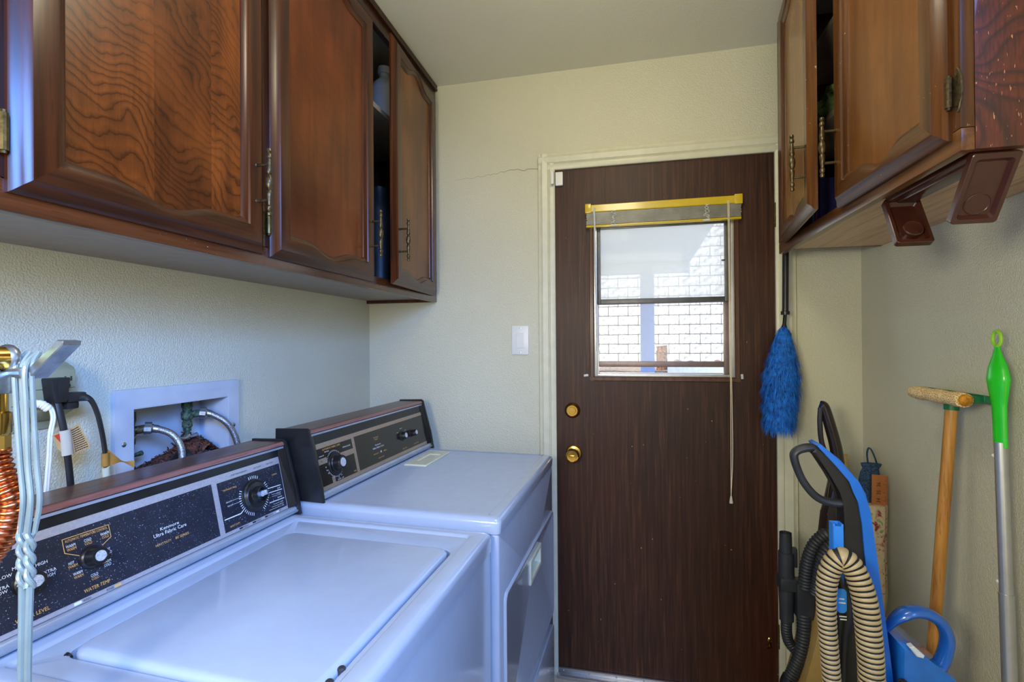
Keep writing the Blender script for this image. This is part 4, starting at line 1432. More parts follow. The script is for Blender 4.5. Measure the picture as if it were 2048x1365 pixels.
def pile_h(y):
    h = 1.022 + 0.012 * math.sin((y - 0.92) * 20) * 0.3
    h += 0.058 * math.exp(-((y - 1.145) / 0.035) ** 2) + 0.02 * math.exp(-((y - 1.08) / 0.05) ** 2) + 0.012 * max(0, (y - 0.93)) / 0.2
    return h


m.grid(lambda u, v: (x0 + 0.001 + 0.083 * v, BY0 + 0.001 + (BY1 - BY0 - 0.002) * u, BZ0 + (pile_h(BY0 + (BY1 - BY0) * u) - BZ0) * (1 - 0.25 * v) + random.uniform(-0.003, 0.003)), 40, 8)
m.mi = 0
for i in range(1700):
    y = random.uniform(BY0 + 0.004, BY1 - 0.004)
    v = random.random()
    x = x0 + 0.004 + 0.075 * v
    z = BZ0 + (pile_h(y) - BZ0) * (1 - 0.25 * v) + random.uniform(-0.004, 0.007)
    a, b = random.uniform(0, 6.28), random.uniform(-0.9, 0.9)
    L = random.uniform(0.004, 0.014)
    d = Vector((math.cos(a) * math.cos(b), math.sin(a) * math.cos(b), math.sin(b))) * L
    s = Vector((0.0007, 0.0007, 0.0009))
    p = Vector((x, y, z))
    q = p + d
    if not (x0 + 0.002 < q.x < XL and BY0 + 0.002 < q.y < BY1 - 0.002):
        continue
    m.mi = 0 if random.random() < (0.75 if y < 1.10 else 0.35) else 1
    m.face([m.bm.verts.new(w) for w in (p - s, p + s, q + s, q - s)])
obj('fibre_debris', m, [M['rust'], M['rust_dark']], label='rusty brown fibrous debris heaped in the supply box', cat='debris', kind='stuff', smooth=0)
# braided hoses with nuts
for i, (pts, lab) in enumerate(((((-1.122, 0.976, 1.136), (-1.105, 0.992, 1.132), (-1.080, 1.008, 1.116), (-1.062, 1.014, 1.085), (-1.052, 1.008, 1.045), (-1.045, 1.000, 0.99), (-1.04, 0.99, 0.90), (-1.04, 0.98, 0.78)), 'braided steel water hose on the left valve of the supply box'),
                                 (((-1.122, 1.136, 1.152), (-1.105, 1.150, 1.147), (-1.078, 1.168, 1.125), (-1.064, 1.182, 1.095), (-1.054, 1.190, 1.05), (-1.05, 1.192, 0.99), (-1.04, 1.19, 0.90), (-1.04, 1.18, 0.78)), 'braided steel water hose on the right green-stained valve of the supply box'))):
    pth = bez(pts, 8)
    m = MB(); m.tube(pth[6:], 0.0082, 12)
    h = obj('water_hose', m, M['braid'], label=lab, cat='hose', group='water hoses of the supply box')
    m = MB()
    a, b = pth[0], pth[5]
    d = (b - a).normalized()
    Q = [a - d * 0.004, a + d * 0.006, a + d * 0.008, a + d * 0.010, pth[6]]
    m.tube([a - d * 0.004, a + d * 0.010, a + d * 0.0105, a + d * 0.014], [0.0155, 0.0155, 0.012, 0.010], 10)
    m.tube([a + d * 0.012, pth[5], pth[8]], [0.0095, 0.0096, 0.0096], 12)
    obj('hose_nut', m, M['steel'], h)
m = MB(); m.tube(bez([(-1.13, 1.035, 0.99), (-1.10, 1.035, 1.045), (-1.075, 1.035, 1.062), (-1.05, 1.03, 1.045), (-1.035, 1.03, 0.98), (-1.035, 1.03, 0.80)], 8), 0.014, 12)
obj('drain_hose', m, M['black_rubber'], label='black drain hose looping into the supply box', cat='hose')

# outlet and six-way tap
ot = empty('outlet_tap', (XL, 0.71, 1.186), 'beige six-way outlet tap on the left wall', 'outlet')
m = MB(); m.box(XL, XL + 0.006, 0.640, 0.762, 1.176, 1.292, 0.002)
obj('wall_plate', m, M['beige'], ot)
m = MB()
m.prism([(XL + 0.006, 1.190), (-1.052, 1.212), (-1.050, 1.216), (-1.050, 1.288), (-1.054, 1.295), (XL + 0.006, 1.314)], lambda p, q, h: (p, h, q), 0.652, 0.766, 0.003, 2)
obj('body', m, M['beige'], ot)
m = MB(); m.box(-1.0505, -1.0492, 0.660, 0.764, 1.2545, 1.2552)
m.box(-1.0505, -1.0492, 0.660, 0.764, 1.2285, 1.2292)
obj('seam', m, M['slot'], ot)
for yy in (0.685, 0.752):
    for zz in (1.272,):
        m = MB()
        m.box(-1.0504, -1.0490, yy - 0.0065, yy - 0.0040, zz - 0.004, zz + 0.005)
        m.box(-1.0504, -1.0490, yy + 0.0040, yy + 0.0065, zz - 0.004, zz + 0.005)
        m.lathe([(0.004, 0), (0.004, 0.0014), (0, 0.0014)], (-1.0504, yy, zz - 0.013), 'X', 10)
        obj('socket', m, M['slot'], ot)

# black cord with warning tag
m = MB()
pth = bez([(-1.032, 0.720, 1.236), (-1.026, 0.722, 1.205), (-1.024, 0.727, 1.170), (-1.024, 0.732, 1.128), (-1.025, 0.738, 1.068), (-1.03, 0.745, 0.98), (-1.04, 0.75, 0.85)], 8)
m.tube(pth, 0.0045, 10, flat_=(1.0, 1.35, (1, 0, 0)))
pc = obj('power_cord', m, M['black_rubber'], label='thick black power cord with a warning tag, plugged into outlet front', cat='power cord', group='cords at the outlet')
m = MB()
m.prism([(-0.0150, 0.022), (0.0150, 0.022), (0.0160, 0.019), (0.0115, -0.020), (0.0085, -0.024), (-0.0085, -0.024), (-0.0115, -0.020), (-0.0160, 0.019)], lambda p, q, h: (h, 0.721 + p, 1.254 + q), -1.0492, -1.0225, 0.0022, 2)
m.box(-1.0232, -1.0215, 0.7145, 0.7275, 1.240, 1.264, 0.0005)
obj('plug', m, M['black_rubber'], pc)
m = MB()
m.tube([(-1.0235, 0.7265, 1.178), (-1.0235, 0.7315, 1.131)], 0.0072, 12, flat_=(1.0, 1.35, (1, 0, 0)))
tg = obj('tag_sleeve', m, M['tag_white'], pc)
m = MB()
vs = lambda L: m.face([m.bm.verts.new(p) for p in L])


def sheet(pts, th):
    m.prism([(p[1], p[2]) for p in pts], lambda a, b, h: (pts[0][0] + h, a, b), -th / 2, th / 2)


sheet([(-1.0235, 0.734, 1.179), (-1.0235, 0.752, 1.186), (-1.0235, 0.773, 1.137), (-1.0235, 0.741, 1.130)], 0.0006)
m.mi = 0
sheet([(-1.0235, 0.722, 1.177), (-1.0235, 0.706, 1.171), (-1.0235, 0.714, 1.146), (-1.0235, 0.727, 1.131)], 0.0006)
m.mi = 1
sheet([(-1.0229, 0.7215, 1.1745), (-1.0229, 0.7085, 1.1705), (-1.0229, 0.7235, 1.1505)], 0.0003)
m.mi = 2
for r_ in range(11):
    f_ = r_ / 10
    ya, yb_, za, zb_ = 0.7375 + 0.006 * f_, 0.7515 + 0.0185 * f_, 1.1755 - 0.0405 * f_, 1.1815 - 0.0405 * f_
    k = 0
    t = 0.04
    random.seed(r_)
    while t < 0.93:
        w = random.uniform(0.07, 0.16)
        a_, b_ = t, min(0.95, t + w)
        pa = (ya + (yb_ - ya) * a_, za + (zb_ - za) * a_)
        pb = (ya + (yb_ - ya) * b_, za + (zb_ - za) * b_)
        sheet([(-1.0229, pa[0], pa[1]), (-1.0229, pb[0], pb[1]), (-1.0229, pb[0], pb[1] - 0.0017), (-1.0229, pa[0], pa[1] - 0.0017)], 0.0002)
        t = b_ + 0.03
obj('warning_tag', m, [M['tag'], M['red'], M['ink_black']], pc, smooth=0)
# flat black cord with tape
m = MB()
pth = bez([(-1.030, 0.756, 1.236), (-1.024, 0.772, 1.231), (-1.022, 0.784, 1.204), (-1.024, 0.796, 1.158), (-1.026, 0.803, 1.116), (-1.03, 0.808, 1.068), (-1.035, 0.81, 0.98), (-1.04, 0.81, 0.85)], 8)
m.tube(pth, 0.0042, 10, flat_=(1.0, 1.7, (0.6, 0.5, 0)))
pc2 = obj('power_cord', m, M['black_rubber'], label='flat black power cord with brown tape, beside the tagged cord', cat='power cord', group='cords at the outlet')
m = MB()
m.box(-1.0495, -1.026, 0.7345, 0.769, 1.228, 1.246, 0.004)
m.box(-1.0495, -1.032, 0.737, 0.760, 1.214, 1.230, 0.005)
obj('plug', m, M['black_rubber'], pc2)
m = MB()
m.tube([(-1.025, 0.8025, 1.119), (-1.0265, 0.804, 1.093)], 0.0066, 12, flat_=(1.0, 1.5, (0.6, 0.5, 0)))


def flag(u, v):
    y = 0.806 + 0.058 * u
    zt_, zb2 = 1.126 - 0.036 * u - 0.012 * math.sin(u * 3.1), 1.089 - 0.016 * u + 0.012 * math.sin(u * 3.1)
    return (-1.024 + 0.004 * math.sin(u * 6), y, zt_ + (zb2 - zt_) * v)


m.grid(flag, 10, 4)
m.grid(lambda u, v: Vector(flag(u, v)) + Vector((-0.0006, 0, 0)), 10, 4)
obj('tape', m, M['tape'], pc2)
m = MB()
m.tube([(-1.0265, 0.8045, 1.090), (-1.029, 0.808, 1.070)], 0.0068, 12, flat_=(1.0, 1.5, (0.6, 0.5, 0)))
obj('clear_tape', m, M['cream'], pc2)
# white cord
m = MB()
pth = bez([(-1.035, 0.690, 1.230), (-1.028, 0.703, 1.226), (-1.026, 0.709, 1.205), (-1.027, 0.705, 1.174), (-1.029, 0.704, 1.131), (-1.03, 0.700, 1.068), (-1.035, 0.698, 0.98), (-1.04, 0.70, 0.85)], 8)
for dx in (-0.0019, 0.0019):
    m.tube([p + Vector((0.0005, dx, 0)) for p in pth], 0.0024, 8)
pc3 = obj('power_cord', m, M['white_plastic'], label='white twin power cord plugged in lowest on the outlet tap', cat='power cord', group='cords at the outlet')
m = MB()
P = bez([(-1.0495, 0.672, 1.232), (-1.042, 0.683, 1.232), (-1.034, 0.695, 1.230), (-1.0285, 0.704, 1.220)], 6)
m.tube(P, [0.0078 if k % 2 else 0.0068 for k in range(len(P))], 12)
obj('plug', m, M['white_plastic'], pc3)

# foreground gas valve with copper connector, and a hank of clear line on it
gv = empty('gas_valve', (-0.70, 0.42, 1.18), 'brass and steel gas valve with lever and copper connector at left edge', 'valve')
m = MB()
m.tube([(-0.676, 0.28, 1.322), (-0.670, 0.414, 1.322)], 0.0135, 16)
obj('brass_pipe', m, M['brass_bright'], gv)
m = MB()
m.box(-0.688, -0.660, 0.28, 0.425, 1.283, 1.308, 0.004)
m.lathe([(0.0, -0.005), (0.0135, -0.005), (0.0155, -0.002), (0.0155, 0.002), (0.0135, 0.005), (0, 0.005)], (-0.670, 0.418, 1.322), 'Y', 18)
obj('steel_bracket', m, M['steel'], gv)
m = MB()
m.prism([(-0.649, 1.302), (-0.643, 1.299), (-0.595, 1.336), (-0.594, 1.341), (-0.602, 1.342), (-0.648, 1.308)], lambda p, q, h: (p, h, q), 0.420, 0.440, 0.001, 1)
m.tube([(-0.668, 0.418, 1.306), (-0.645, 0.418, 1.306)], 0.006, 10)
obj('lever', m, M['steel'], gv)
m = MB()
m.lathe([(0.008, 0.06), (0.010, 0.05), (0.010, 0.03), (0.013, 0.028), (0.013, 0.006), (0.009, 0.0), (0, 0)], (-0.690, 0.42, 1.232), 'Z', 12)
m.lathe([(0.012, 0.0), (0.012, 0.02), (0.006, 0.024), (0, 0.024)], (-0.690, 0.42, 1.215), 'Z', 6)
obj('flare_nut', m, M['brass_bright'], gv)
m = MB()
ribbed(m, bez([(-0.690, 0.42, 1.222), (-0.6905, 0.42, 1.208), (-0.683, 0.422, 1.18), (-0.676, 0.425, 1.155), (-0.688, 0.42, 1.12), (-0.72, 0.40, 1.07), (-0.78, 0.38, 1.03)], 10), lambda t: 0.013 + 0.004 * min(1, t * 3), 0.007, 0.0028, 16)
obj('copper_connector', m, M['copper'], gv)
m = MB()


def twist(cx, cy, z0, z1, r, n, ph0, rad):
    for s in (0, 1):
        P = []
        for i in range(n * 10 + 1):
            t = i / (n * 10)
            a = ph0 + s * math.pi + t * n * 2 * math.pi * 0.5
            P.append((cx + r * math.cos(a), cy + r * math.sin(a), z0 + (z1 - z0) * t))
        m.tube(P, rad, 8)


loop = [(-0.666, 0.415, 1.30), (-0.660, 0.400, 1.325), (-0.652, 0.408, 1.318)]
for (xa, xb_, xc, ya) in ((-0.6585, -0.6480, -0.6560, 0.418), (-0.6545, -0.6440, -0.6535, 0.422), (-0.6440, -0.6365, -0.6445, 0.418), (-0.6415, -0.6315, -0.6420, 0.423)):
    m.tube(bez([(xa - 0.004, 0.432, 1.328), (xa, ya, 1.312), (xa + 0.001, ya, 1.27), (xb_ - 0.004, ya, 1.205), (xb_, ya, 1.165), (xc, ya + 0.002, 1.128)], 8), 0.0027, 8)
twist(-0.6540, 0.421, 1.128, 1.068, 0.0028, 4, 0.3, 0.0029)
twist(-0.6430, 0.421, 1.128, 1.068, 0.0028, 4, 1.2, 0.0029)
m.tube(bez([(-0.6540, 0.421, 1.070), (-0.6545, 0.421, 1.03), (-0.6560, 0.421, 0.96), (-0.6570, 0.421, 0.86), (-0.657, 0.421, 0.70)], 6), 0.0036, 8)
m.tube(bez([(-0.6430, 0.421, 1.070), (-0.6450, 0.421, 1.03), (-0.6470, 0.421, 0.96), (-0.6480, 0.421, 0.86), (-0.648, 0.421, 0.70)], 6), 0.0036, 8)
obj('plastic_line', m, M['clear_cord'], label='hank of clear plastic line twisted and hanging from the gas valve', cat='line')

# ------------------------------------------------------------------ far wall items
# rocker switch
sw = empty('light_switch', (-0.419, YF, 1.286), 'white rocker light switch on the far wall left of the door', 'switch')
m = MB(); m.box(-0.454, -0.384, YF - 0.006, YF, 1.287, 1.405, 0.0025)
obj('plate', m, M['white_plastic'], sw)
m = MB()
m.box(-0.436, -0.402, YF - 0.0078, YF - 0.004, 1.313, 1.379, 0.0008)
m.prism([(YF - 0.006, 1.3155), (YF - 0.0085, 1.3155), (YF - 0.0125, 1.3765), (YF - 0.006, 1.3765)], lambda p, q, h: (h, p, q), -0.4335, -0.4045)
obj('rocker', m, M['white_plastic'], sw)
for zz in (1.2965, 1.3955):
    m = MB(); m.lathe([(0.0028, 0.0), (0.0028, 0.0068), (0, 0.0072)], (-0.419, YF, zz), ((1, 0, 0), (0, 0, 1), (0, -1, 0)), 8)
    obj('screw', m, M['steel'], sw)
# door alarm contact
m = MB(); m.box(-0.268, -0.238, YF - 0.016, YF, 1.968, 2.022, 0.003)
dc = obj('contact_sensor', m, M['white_plastic'], label='small white alarm contact at the top left of the brown door', cat='sensor')
m = MB(); m.box(-0.284, -0.2725, YF - 0.034, YF - 0.0195, 1.970, 2.020, 0.002)
obj('magnet', m, M['white_plastic'], dc)

# mini blind
mbn = empty('mini_blind', (0.14, YF - 0.02, 1.79), 'yellow mini blind pulled up above the door window', 'blind')
BX0, BX1 = -0.149, 0.428
m = MB(); m.prism([(0, 0), (0.026, 0), (0.028, 0.003), (0.026, 0.028), (0.024, 0.030), (0.004, 0.030), (0, 0.026)], lambda p, q, h: (h, YF - 0.002 - p, 1.847 + q), BX0 + 0.022, BX1 - 0.022)
obj('head_rail', m, M['yellow_paint'], mbn)
for (a, b) in ((BX0, BX0 + 0.024), (BX1 - 0.028, BX1)):
    m = MB(); m.box(a, b, YF - 0.033, YF - 0.001, 1.844, 1.881, 0.003)
    obj('end_bracket', m, M['yellow_paint'], mbn)
m = MB()
for i in range(16):
    z = 1.8005 + i * 0.0030
    dx = random.uniform(-0.002, 0.002)
    m.prism([(-0.004, 0), (-0.010, 0.0012), (-0.022, 0.0012), (-0.028, 0), (-0.028, -0.0021), (-0.004, -0.0021)], lambda p, q, h: (h, YF + p, z + q), BX0 + 0.005 + dx, BX1 - 0.005 + dx)
obj('slats', m, M['slat'], mbn, kind='stuff')
m = MB(); m.box(BX0 + 0.004, BX1 - 0.004, YF - 0.028, YF - 0.004, 1.789, 1.797, 0.002)
obj('bottom_rail', m, M['yellow_paint'], mbn)
for cx in (-0.038, 0.302):
    m = MB()
    random.seed(int(cx * 1000))
    for s in range(2):
        P = [(cx + random.uniform(-0.010, 0.010), YF - 0.031 - random.uniform(0, 0.004), 1.849 - i * 0.0052) for i in range(12)]
        m.tube(bez(P, 4), 0.0008, 5)
    m.tube([(cx - 0.002, YF - 0.030, 1.85), (cx, YF - 0.030, 1.848)], 0.0012, 5)
    m.box(cx - 0.012, cx + 0.012, YF - 0.030, YF - 0.027, 1.790, 1.794)
    obj('ladder_cord', m, M['white_plastic'], mbn)
m = MB()
m.tube([(-0.113, YF - 0.034, 1.862), (-0.113, YF - 0.036, 1.845), (-0.112, YF - 0.036, 1.82), (-0.106, YF - 0.034, 1.30)], 0.0035, 8)
obj('tilt_wand', m, M['clear_clip'], mbn)
m = MB()
m.tube(bez([(0.376, YF - 0.030, 1.858), (0.377, YF - 0.032, 1.80), (0.379, YF - 0.031, 1.40), (0.381, YF - 0.029, 1.10), (0.380, YF - 0.026, 0.76)], 6), 0.0015, 6)
m.tube(bez([(0.380, YF - 0.030, 1.858), (0.381, YF - 0.032, 1.80), (0.382, YF - 0.033, 1.40), (0.386, YF - 0.031, 0.95), (0.380, YF - 0.026, 0.76)], 6), 0.0015, 6)
obj('lift_cord', m, M['cord'], mbn)
m = MB(); m.lathe([(0.0, 0.026), (0.003, 0.026), (0.0035, 0.022), (0.007, 0.002), (0.0065, 0), (0, 0)], (0.380, YF - 0.026, 0.735), 'Z', 10)
obj('tassel', m, M['cream'], mbn)
for (cx, rz_, side_) in ((-0.152, -8, 'left'), (0.426, 85, 'right')):
    m = MB()
    m.box(-0.009, 0.009, -0.004, 0.0, -0.004, 0.005, 0.001)
    m.box(-0.006, 0.0, -0.011, -0.003, -0.003, 0.003, 0.001)
    m.tube([(0.004, -0.004, 0.0), (0.004, -0.007, 0.0)], 0.0025, 8)
    o = obj('blind_bracket', m, M['clear_clip'], origin=(0, 0, 0), label='tiny hold-down bracket on the brown door just %s of its window' % side_, cat='bracket', group='blind hold-down brackets')
    o.location = (cx, YF, 1.203)
    o.rotation_euler = (0, R(rz_), 0)

# feather duster hanging by the door
du = empty('feather_duster', (0.545, 1.935, 1.03), 'fluffy blue duster hanging head down beside the brown door', 'duster')
m = MB()
m.tube([(0.566, 1.95, 2.02), (0.5545, 1.935, 1.438)], 0.0105, 14)
m.lathe([(0.0145, 0), (0.0145, 0.012), (0.0108, 0.014), (0.0108, 0.02)], (0.5543, 1.935, 1.428), 'Z', 14)
m.tube([(0.554, 1.935, 1.43), (0.551, 1.935, 1.395), (0.550, 1.935, 1.378)], [0.006, 0.0065, 0.012], 10)
m.tube([(0.566, 1.95, 2.02), (0.566, 1.965, 2.035), (0.566, YF - 0.019, 2.03)], 0.004, 8)
obj('handle', m, M['black_plastic'], du)
m = MB()
axis0, axis1 = Vector((0.5485, 1.930, 1.385)), Vector((0.529, 1.925, 1.035))


def dr_r(t):
    return (0.012 + 0.050 * min(1, (t / 0.45)) ** 0.8) if t < 0.45 else (0.062 - 0.012 * ((t - 0.45) / 0.55) ** 2)


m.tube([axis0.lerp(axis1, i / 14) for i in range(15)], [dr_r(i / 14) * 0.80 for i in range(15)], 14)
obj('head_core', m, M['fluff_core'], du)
m = MB()
random.seed(21)
ax = (axis1 - axis0).normalized()
e1 = ax.cross(Vector((0, 1, 0))).normalized()
e2 = ax.cross(e1)
for i in range(12000):
    t = random.random() ** 0.9
    a = random.uniform(0, 2 * math.pi)
    tier = 0.5 + 0.5 * math.sin(t * 40 + 2.6 * math.sin(a * 2 + 1) + 1.5 * math.sin(a * 5))
    rad = dr_r(t)
    clump = 1 + 0.25 * math.sin(a * 9 + 13 * t) * math.sin(a * 4 - 31 * t)
    o_ = e1 * math.cos(a) + e2 * math.sin(a)
    base = axis0.lerp(axis1, t) + o_ * rad * 0.60
    L = random.uniform(0.020, 0.046)
    out = (rad * (0.24 + 0.16 * tier) + random.uniform(-0.002, 0.009)) * clump
    jit = Vector((random.uniform(-1, 1), random.uniform(-1, 1), random.uniform(-1, 1)))
    mid = base + o_ * out * 0.8 + ax * L * 0.25 + jit * 0.002
    tip = base + o_ * out * random.uniform(0.9, 1.15) + ax * L + jit * 0.007
    if tip.y > YF - 0.003:
        tip.y = YF - 0.003
    s = (ax.cross(o_)).normalized() * 0.0008
    v1, v2, v3, v4, v5 = (m.bm.verts.new(p) for p in (base - s, base + s, mid + s, mid - s, tip))
    m.face([v1, v2, v3, v4])
    m.face([v4, v3, v5])
obj('fluff', m, M['fluff'], du, kind='stuff', recalc=False)
m = MB(); m.lathe([(0, 0), (0.006, 0), (0.0065, 0.008), (0.004, 0.014), (0.004, 0.03)], tuple(axis1 + Vector((0, 0, -0.012))), 'Z', 10)
obj('end_ferrule', m, M['brass'], du)

# ------------------------------------------------------------------ right wall: squeegee, mop, rulers, bag
sq = empty('window_squeegee', (0.675, 1.40, 0.0), 'window squeegee with wooden handle leaning head up on the right wall', 'squeegee')
m = MB()
m.tube([(0.676, 1.400, 0.004), (0.690, 1.400, 0.20), (0.7655, 1.405, 1.172)], [0.0115, 0.0125, 0.0125], 14)
obj('handle', m, M['yellow_wood'], sq)
m = MB()
m.tube([(0.7650, 1.405, 1.166), (0.7665, 1.406, 1.188)], [0.0145, 0.016], 12)
m.box(0.752, 0.790, 1.335, 1.520, 1.190, 1.206, 0.004)
m.prism([(0.785, 1.196), (0.800, 1.188), (0.806, 1.196), (0.806, 1.206), (0.785, 1.210)], lambda p, q, h: (p, h, q), 1.325, 1.570, 0.001, 1)
obj('head_holder', m, M['green_dark'], sq)
m = MB(); m.box(0.803, 0.823, 1.328, 1.566, 1.195, 1.199)
obj('rubber_blade', m, M['black_rubber'], sq)
m = MB()
P = [(0.742 + 0.0 * i, 1.318 + 0.0195 * i, 1.199) for i in range(11)]
m.tube(P, [0.0165 + 0.0012 * math.sin(i * 1.7) for i in range(11)], 14, flat_=(1.0, 1.15, (0, 0, 1)))
spg = obj('sponge', m, M['netting'], sq)
m = MB(); m.tube([(0.744, 1.3195, 1.199), (0.745, 1.312, 1.199), (0.746, 1.308, 1.198)], [0.0140, 0.0130, 0.009], 12)
obj('sponge_end', m, M['sponge'], spg)

mo = empty('mop_handle', (0.772, 1.215, 0.0), 'silver pole with lime green grip and hanging loop on right wall', 'pole')
pt_ = lambda z: Vector((0.772 + 0.012 * z / 1.342, 1.215 + 0.0507 * z, z))
m = MB()
m.tube([pt_(0.0), pt_(0.795)], 0.0128, 16)
m.tube([pt_(0.795), pt_(0.80)], 0.0133, 16)
obj('lower_tube', m, M['mop_steel'], mo)
m = MB(); m.tube([pt_(0.79), pt_(1.115)], 0.0115, 16)
u = obj('upper_tube', m, M['mop_steel'], mo)
for zz in (0.82, 1.085):
    m = MB(); c = pt_(zz); m.lathe([(0.0038, 0.0), (0.0038, 0.013), (0.002, 0.0150), (0, 0.0152)], tuple(c), ((0, 1, 0), (0, 0, 1), (-0.72, 0.69, 0)), 10)
    obj('lock_button', m, M['white_plastic'], u)
m = MB()
Z = [1.105, 1.11, 1.16, 1.195, 1.225, 1.25, 1.275, 1.30, 1.315, 1.322]
Rr = [0.0135, 0.0142, 0.0146, 0.0155, 0.0205, 0.0240, 0.0200, 0.0105, 0.0062, 0.005]
m.tube(bez([pt_(z) for z in Z], 4), [Rr[min(int(i / 4), 8)] + (Rr[min(int(i / 4) + 1, 9)] - Rr[min(int(i / 4), 8)]) * (i % 4) / 4 for i in range(37)], 16, flat_=(0.55, 1.0, (1, 0.3, 0)))
gp = obj('grip', m, M['green_plastic'], mo)
m = MB()
c = pt_(1.337)
m.tube([c + Vector((0.004 * math.cos(R(k * 15)) * 0, 0.0125 * math.cos(R(k * 15)), 0.0165 * math.sin(R(k * 15)))) for k in range(25)], 0.0036, 8, cap=False)
obj('hanging_loop', m, M['green_rim'], gp)

# yardsticks in the corner
def yardstick(name, base, wdir, width, L, lean, mk, label, nums):
    root = empty(name, base, label, 'ruler', group='yardsticks in the corner')
    b = Vector(base)
    wd = Vector(wdir).normalized()
    upv = (Vector(lean) - Vector((0, 0, 0))).normalized()
    nn_ = wd.cross(upv).normalized()
    m = MB()
    m.prism([(0, 0), (width, 0), (width, L), (0, L)], lambda p, q, h: tuple(b + wd * p + upv * q + nn_ * h), -0.002, 0.002, 0.0004, 1)
    obj('blade', m, M[mk], root, smooth=0)
    m = MB()
    sgn = 1 if nn_.y < 0 else -1
    h0 = sgn * 0.0023

    def bar(p0, p1, q0, q1):
        m.face([m.bm.verts.new(b + wd * p + upv * q + nn_ * h0) for p, q in ((p0, q0), (p1, q0), (p1, q1), (p0, q1))])
    step = 0.0254 / 4
    n = int(0.30 / step)
    for i in range(n):
        q = L - 0.004 - i * step
        ln = 0.012 if i % 4 == 0 else (0.008 if i % 2 == 0 else 0.005)
        bar(width - ln, width - 0.0005, q - 0.0004, q + 0.0004)
    mt_ = Matrix(((wd.x, upv.x, nn_.x * sgn, 0), (wd.y, upv.y, nn_.y * sgn, 0), (wd.z, upv.z, nn_.z * sgn, 0), (0, 0, 0, 1)))
    for i in range(7):
        pos = b + wd * (width * 0.42) + upv * (L - 0.030 - i * 0.0254) + nn_ * h0
        me, mw, mh = text_mesh(str(nums - i))
        sc_ = 0.011 / mh
        m.addmesh(me, Matrix.Translation(pos) @ mt_ @ Matrix.Rotation(R(90), 4, 'Z') @ Matrix.Diagonal((sc_, sc_, 1, 1)), 0)
    obj('markings', m, M['ink_black'], root, smooth=0, recalc=False)


yardstick('yardstick', (0.737, 1.985, 0.0), (1, -0.05, 0.0), 0.030, 0.932, (0.002, 0.012, 1.0), 'ruler_wood', 'pale yellow yardstick upright in the corner behind the blue vacuum', 36)
yardstick('yardstick', (0.752, 1.814, 0.0), (0.99, 0.02, -0.06), 0.044, 0.906, (0.016, 0.0, 0.90), 'ruler_red', 'wide amber ruler sticking up from the narrow patchwork cloth bag', 36)

# cloth sleeve with denim top
bgm = empty('cloth_bag', (0.775, 1.82, 0.45), 'narrow patchwork cloth bag with gathered denim top hung in the corner', 'bag')
m = MB()
NS = 20


def sleeve(zs, rs, cx, cy, ry):
    rings = []
    for z, r_, x, y_ in zip(zs, rs, cx, cy):
        rings.append([m.bm.verts.new((x + r_ * math.cos(2 * math.pi * k / NS) * (1 + 0.08 * math.sin(3 * k)), y_ + r_ * ry * math.sin(2 * math.pi * k / NS) * (1 + 0.1 * math.cos(4 * k)), z)) for k in range(NS)])
    for i in range(len(rings) - 1):
        for k in range(NS):
            m.face([rings[i][k], rings[i][(k + 1) % NS], rings[i + 1][(k + 1) % NS], rings[i + 1][k]])
    m.face(rings[0][::-1]); m.face(rings[-1])


sleeve([0.45, 0.52, 0.60, 0.68, 0.74, 0.795, 0.81], [0.022, 0.031, 0.031, 0.030, 0.031, 0.032, 0.031], [0.776, 0.776, 0.775, 0.775, 0.776, 0.777, 0.778], [1.814] * 7, 0.7)
obj('body', m, M['floral'], bgm)
m = MB()
sleeve([0.79, 0.84, 0.88, 0.905, 0.918, 0.926, 0.934], [0.026, 0.028, 0.029, 0.026, 0.022, 0.026, 0.029], [0.773, 0.772, 0.774, 0.776, 0.778, 0.779, 0.780], [1.845] * 7, 0.6)
obj('denim_top', m, M['denim'], bgm)
m = MB()
m.tube(bez([(0.796, 1.838, 0.925), (0.784, 1.838, 0.965), (0.772, 1.838, 0.986), (0.766, 1.840, 0.968), (0.770, 1.842, 0.925)], 6), 0.004, 8, flat_=(1.6, 0.35, (0, 1, 0)))
obj('strap', m, M['denim'], bgm)

# ------------------------------------------------------------------ blue upright carpet cleaner
cc = empty('carpet_cleaner', (0.52, 1.26, 0.0), 'blue and black upright carpet cleaner with tan ribbed hose', 'vacuum')
xz = lambda p, q, h: (p, h, q)
m = MB()
m.prism([(0.405, 1.100), (0.412, 1.104), (0.445, 1.066), (0.470, 1.034), (0.482, 1.012), (0.487, 0.99), (0.494, 0.945), (0.497, 0.90), (0.503, 0.82), (0.510, 0.72), (0.518, 0.62), (0.535, 0.40), (0.545, 0.26), (0.43, 0.26), (0.432, 0.50), (0.432, 0.66), (0.434, 0.78), (0.444, 0.86), (0.455, 0.885), (0.458, 0.93), (0.462, 0.985), (0.455, 1.010), (0.437, 1.045), (0.410, 1.078), (0.395, 1.092)], xz, 1.205, 1.250, 0.006, 2)
obj('body', m, M['black_satin'], cc)
m = MB()
m.prism([(0.404, 1.108), (0.411, 1.112), (0.450, 1.078), (0.484, 1.034), (0.498, 1.008), (0.504, 0.978), (0.509, 0.94), (0.516, 0.88), (0.526, 0.79), (0.538, 0.68), (0.546, 0.60), (0.563, 0.40), (0.575, 0.26), (0.537, 0.26), (0.527, 0.40), (0.513, 0.62), (0.505, 0.72), (0.498, 0.82), (0.492, 0.90), (0.489, 0.945), (0.482, 0.99), (0.477, 1.012), (0.465, 1.034), (0.440, 1.066), (0.409, 1.102)], xz, 1.200, 1.258, 0.005, 2)
obj('front_shell', m, M['blue_plastic'], cc)
m = MB()
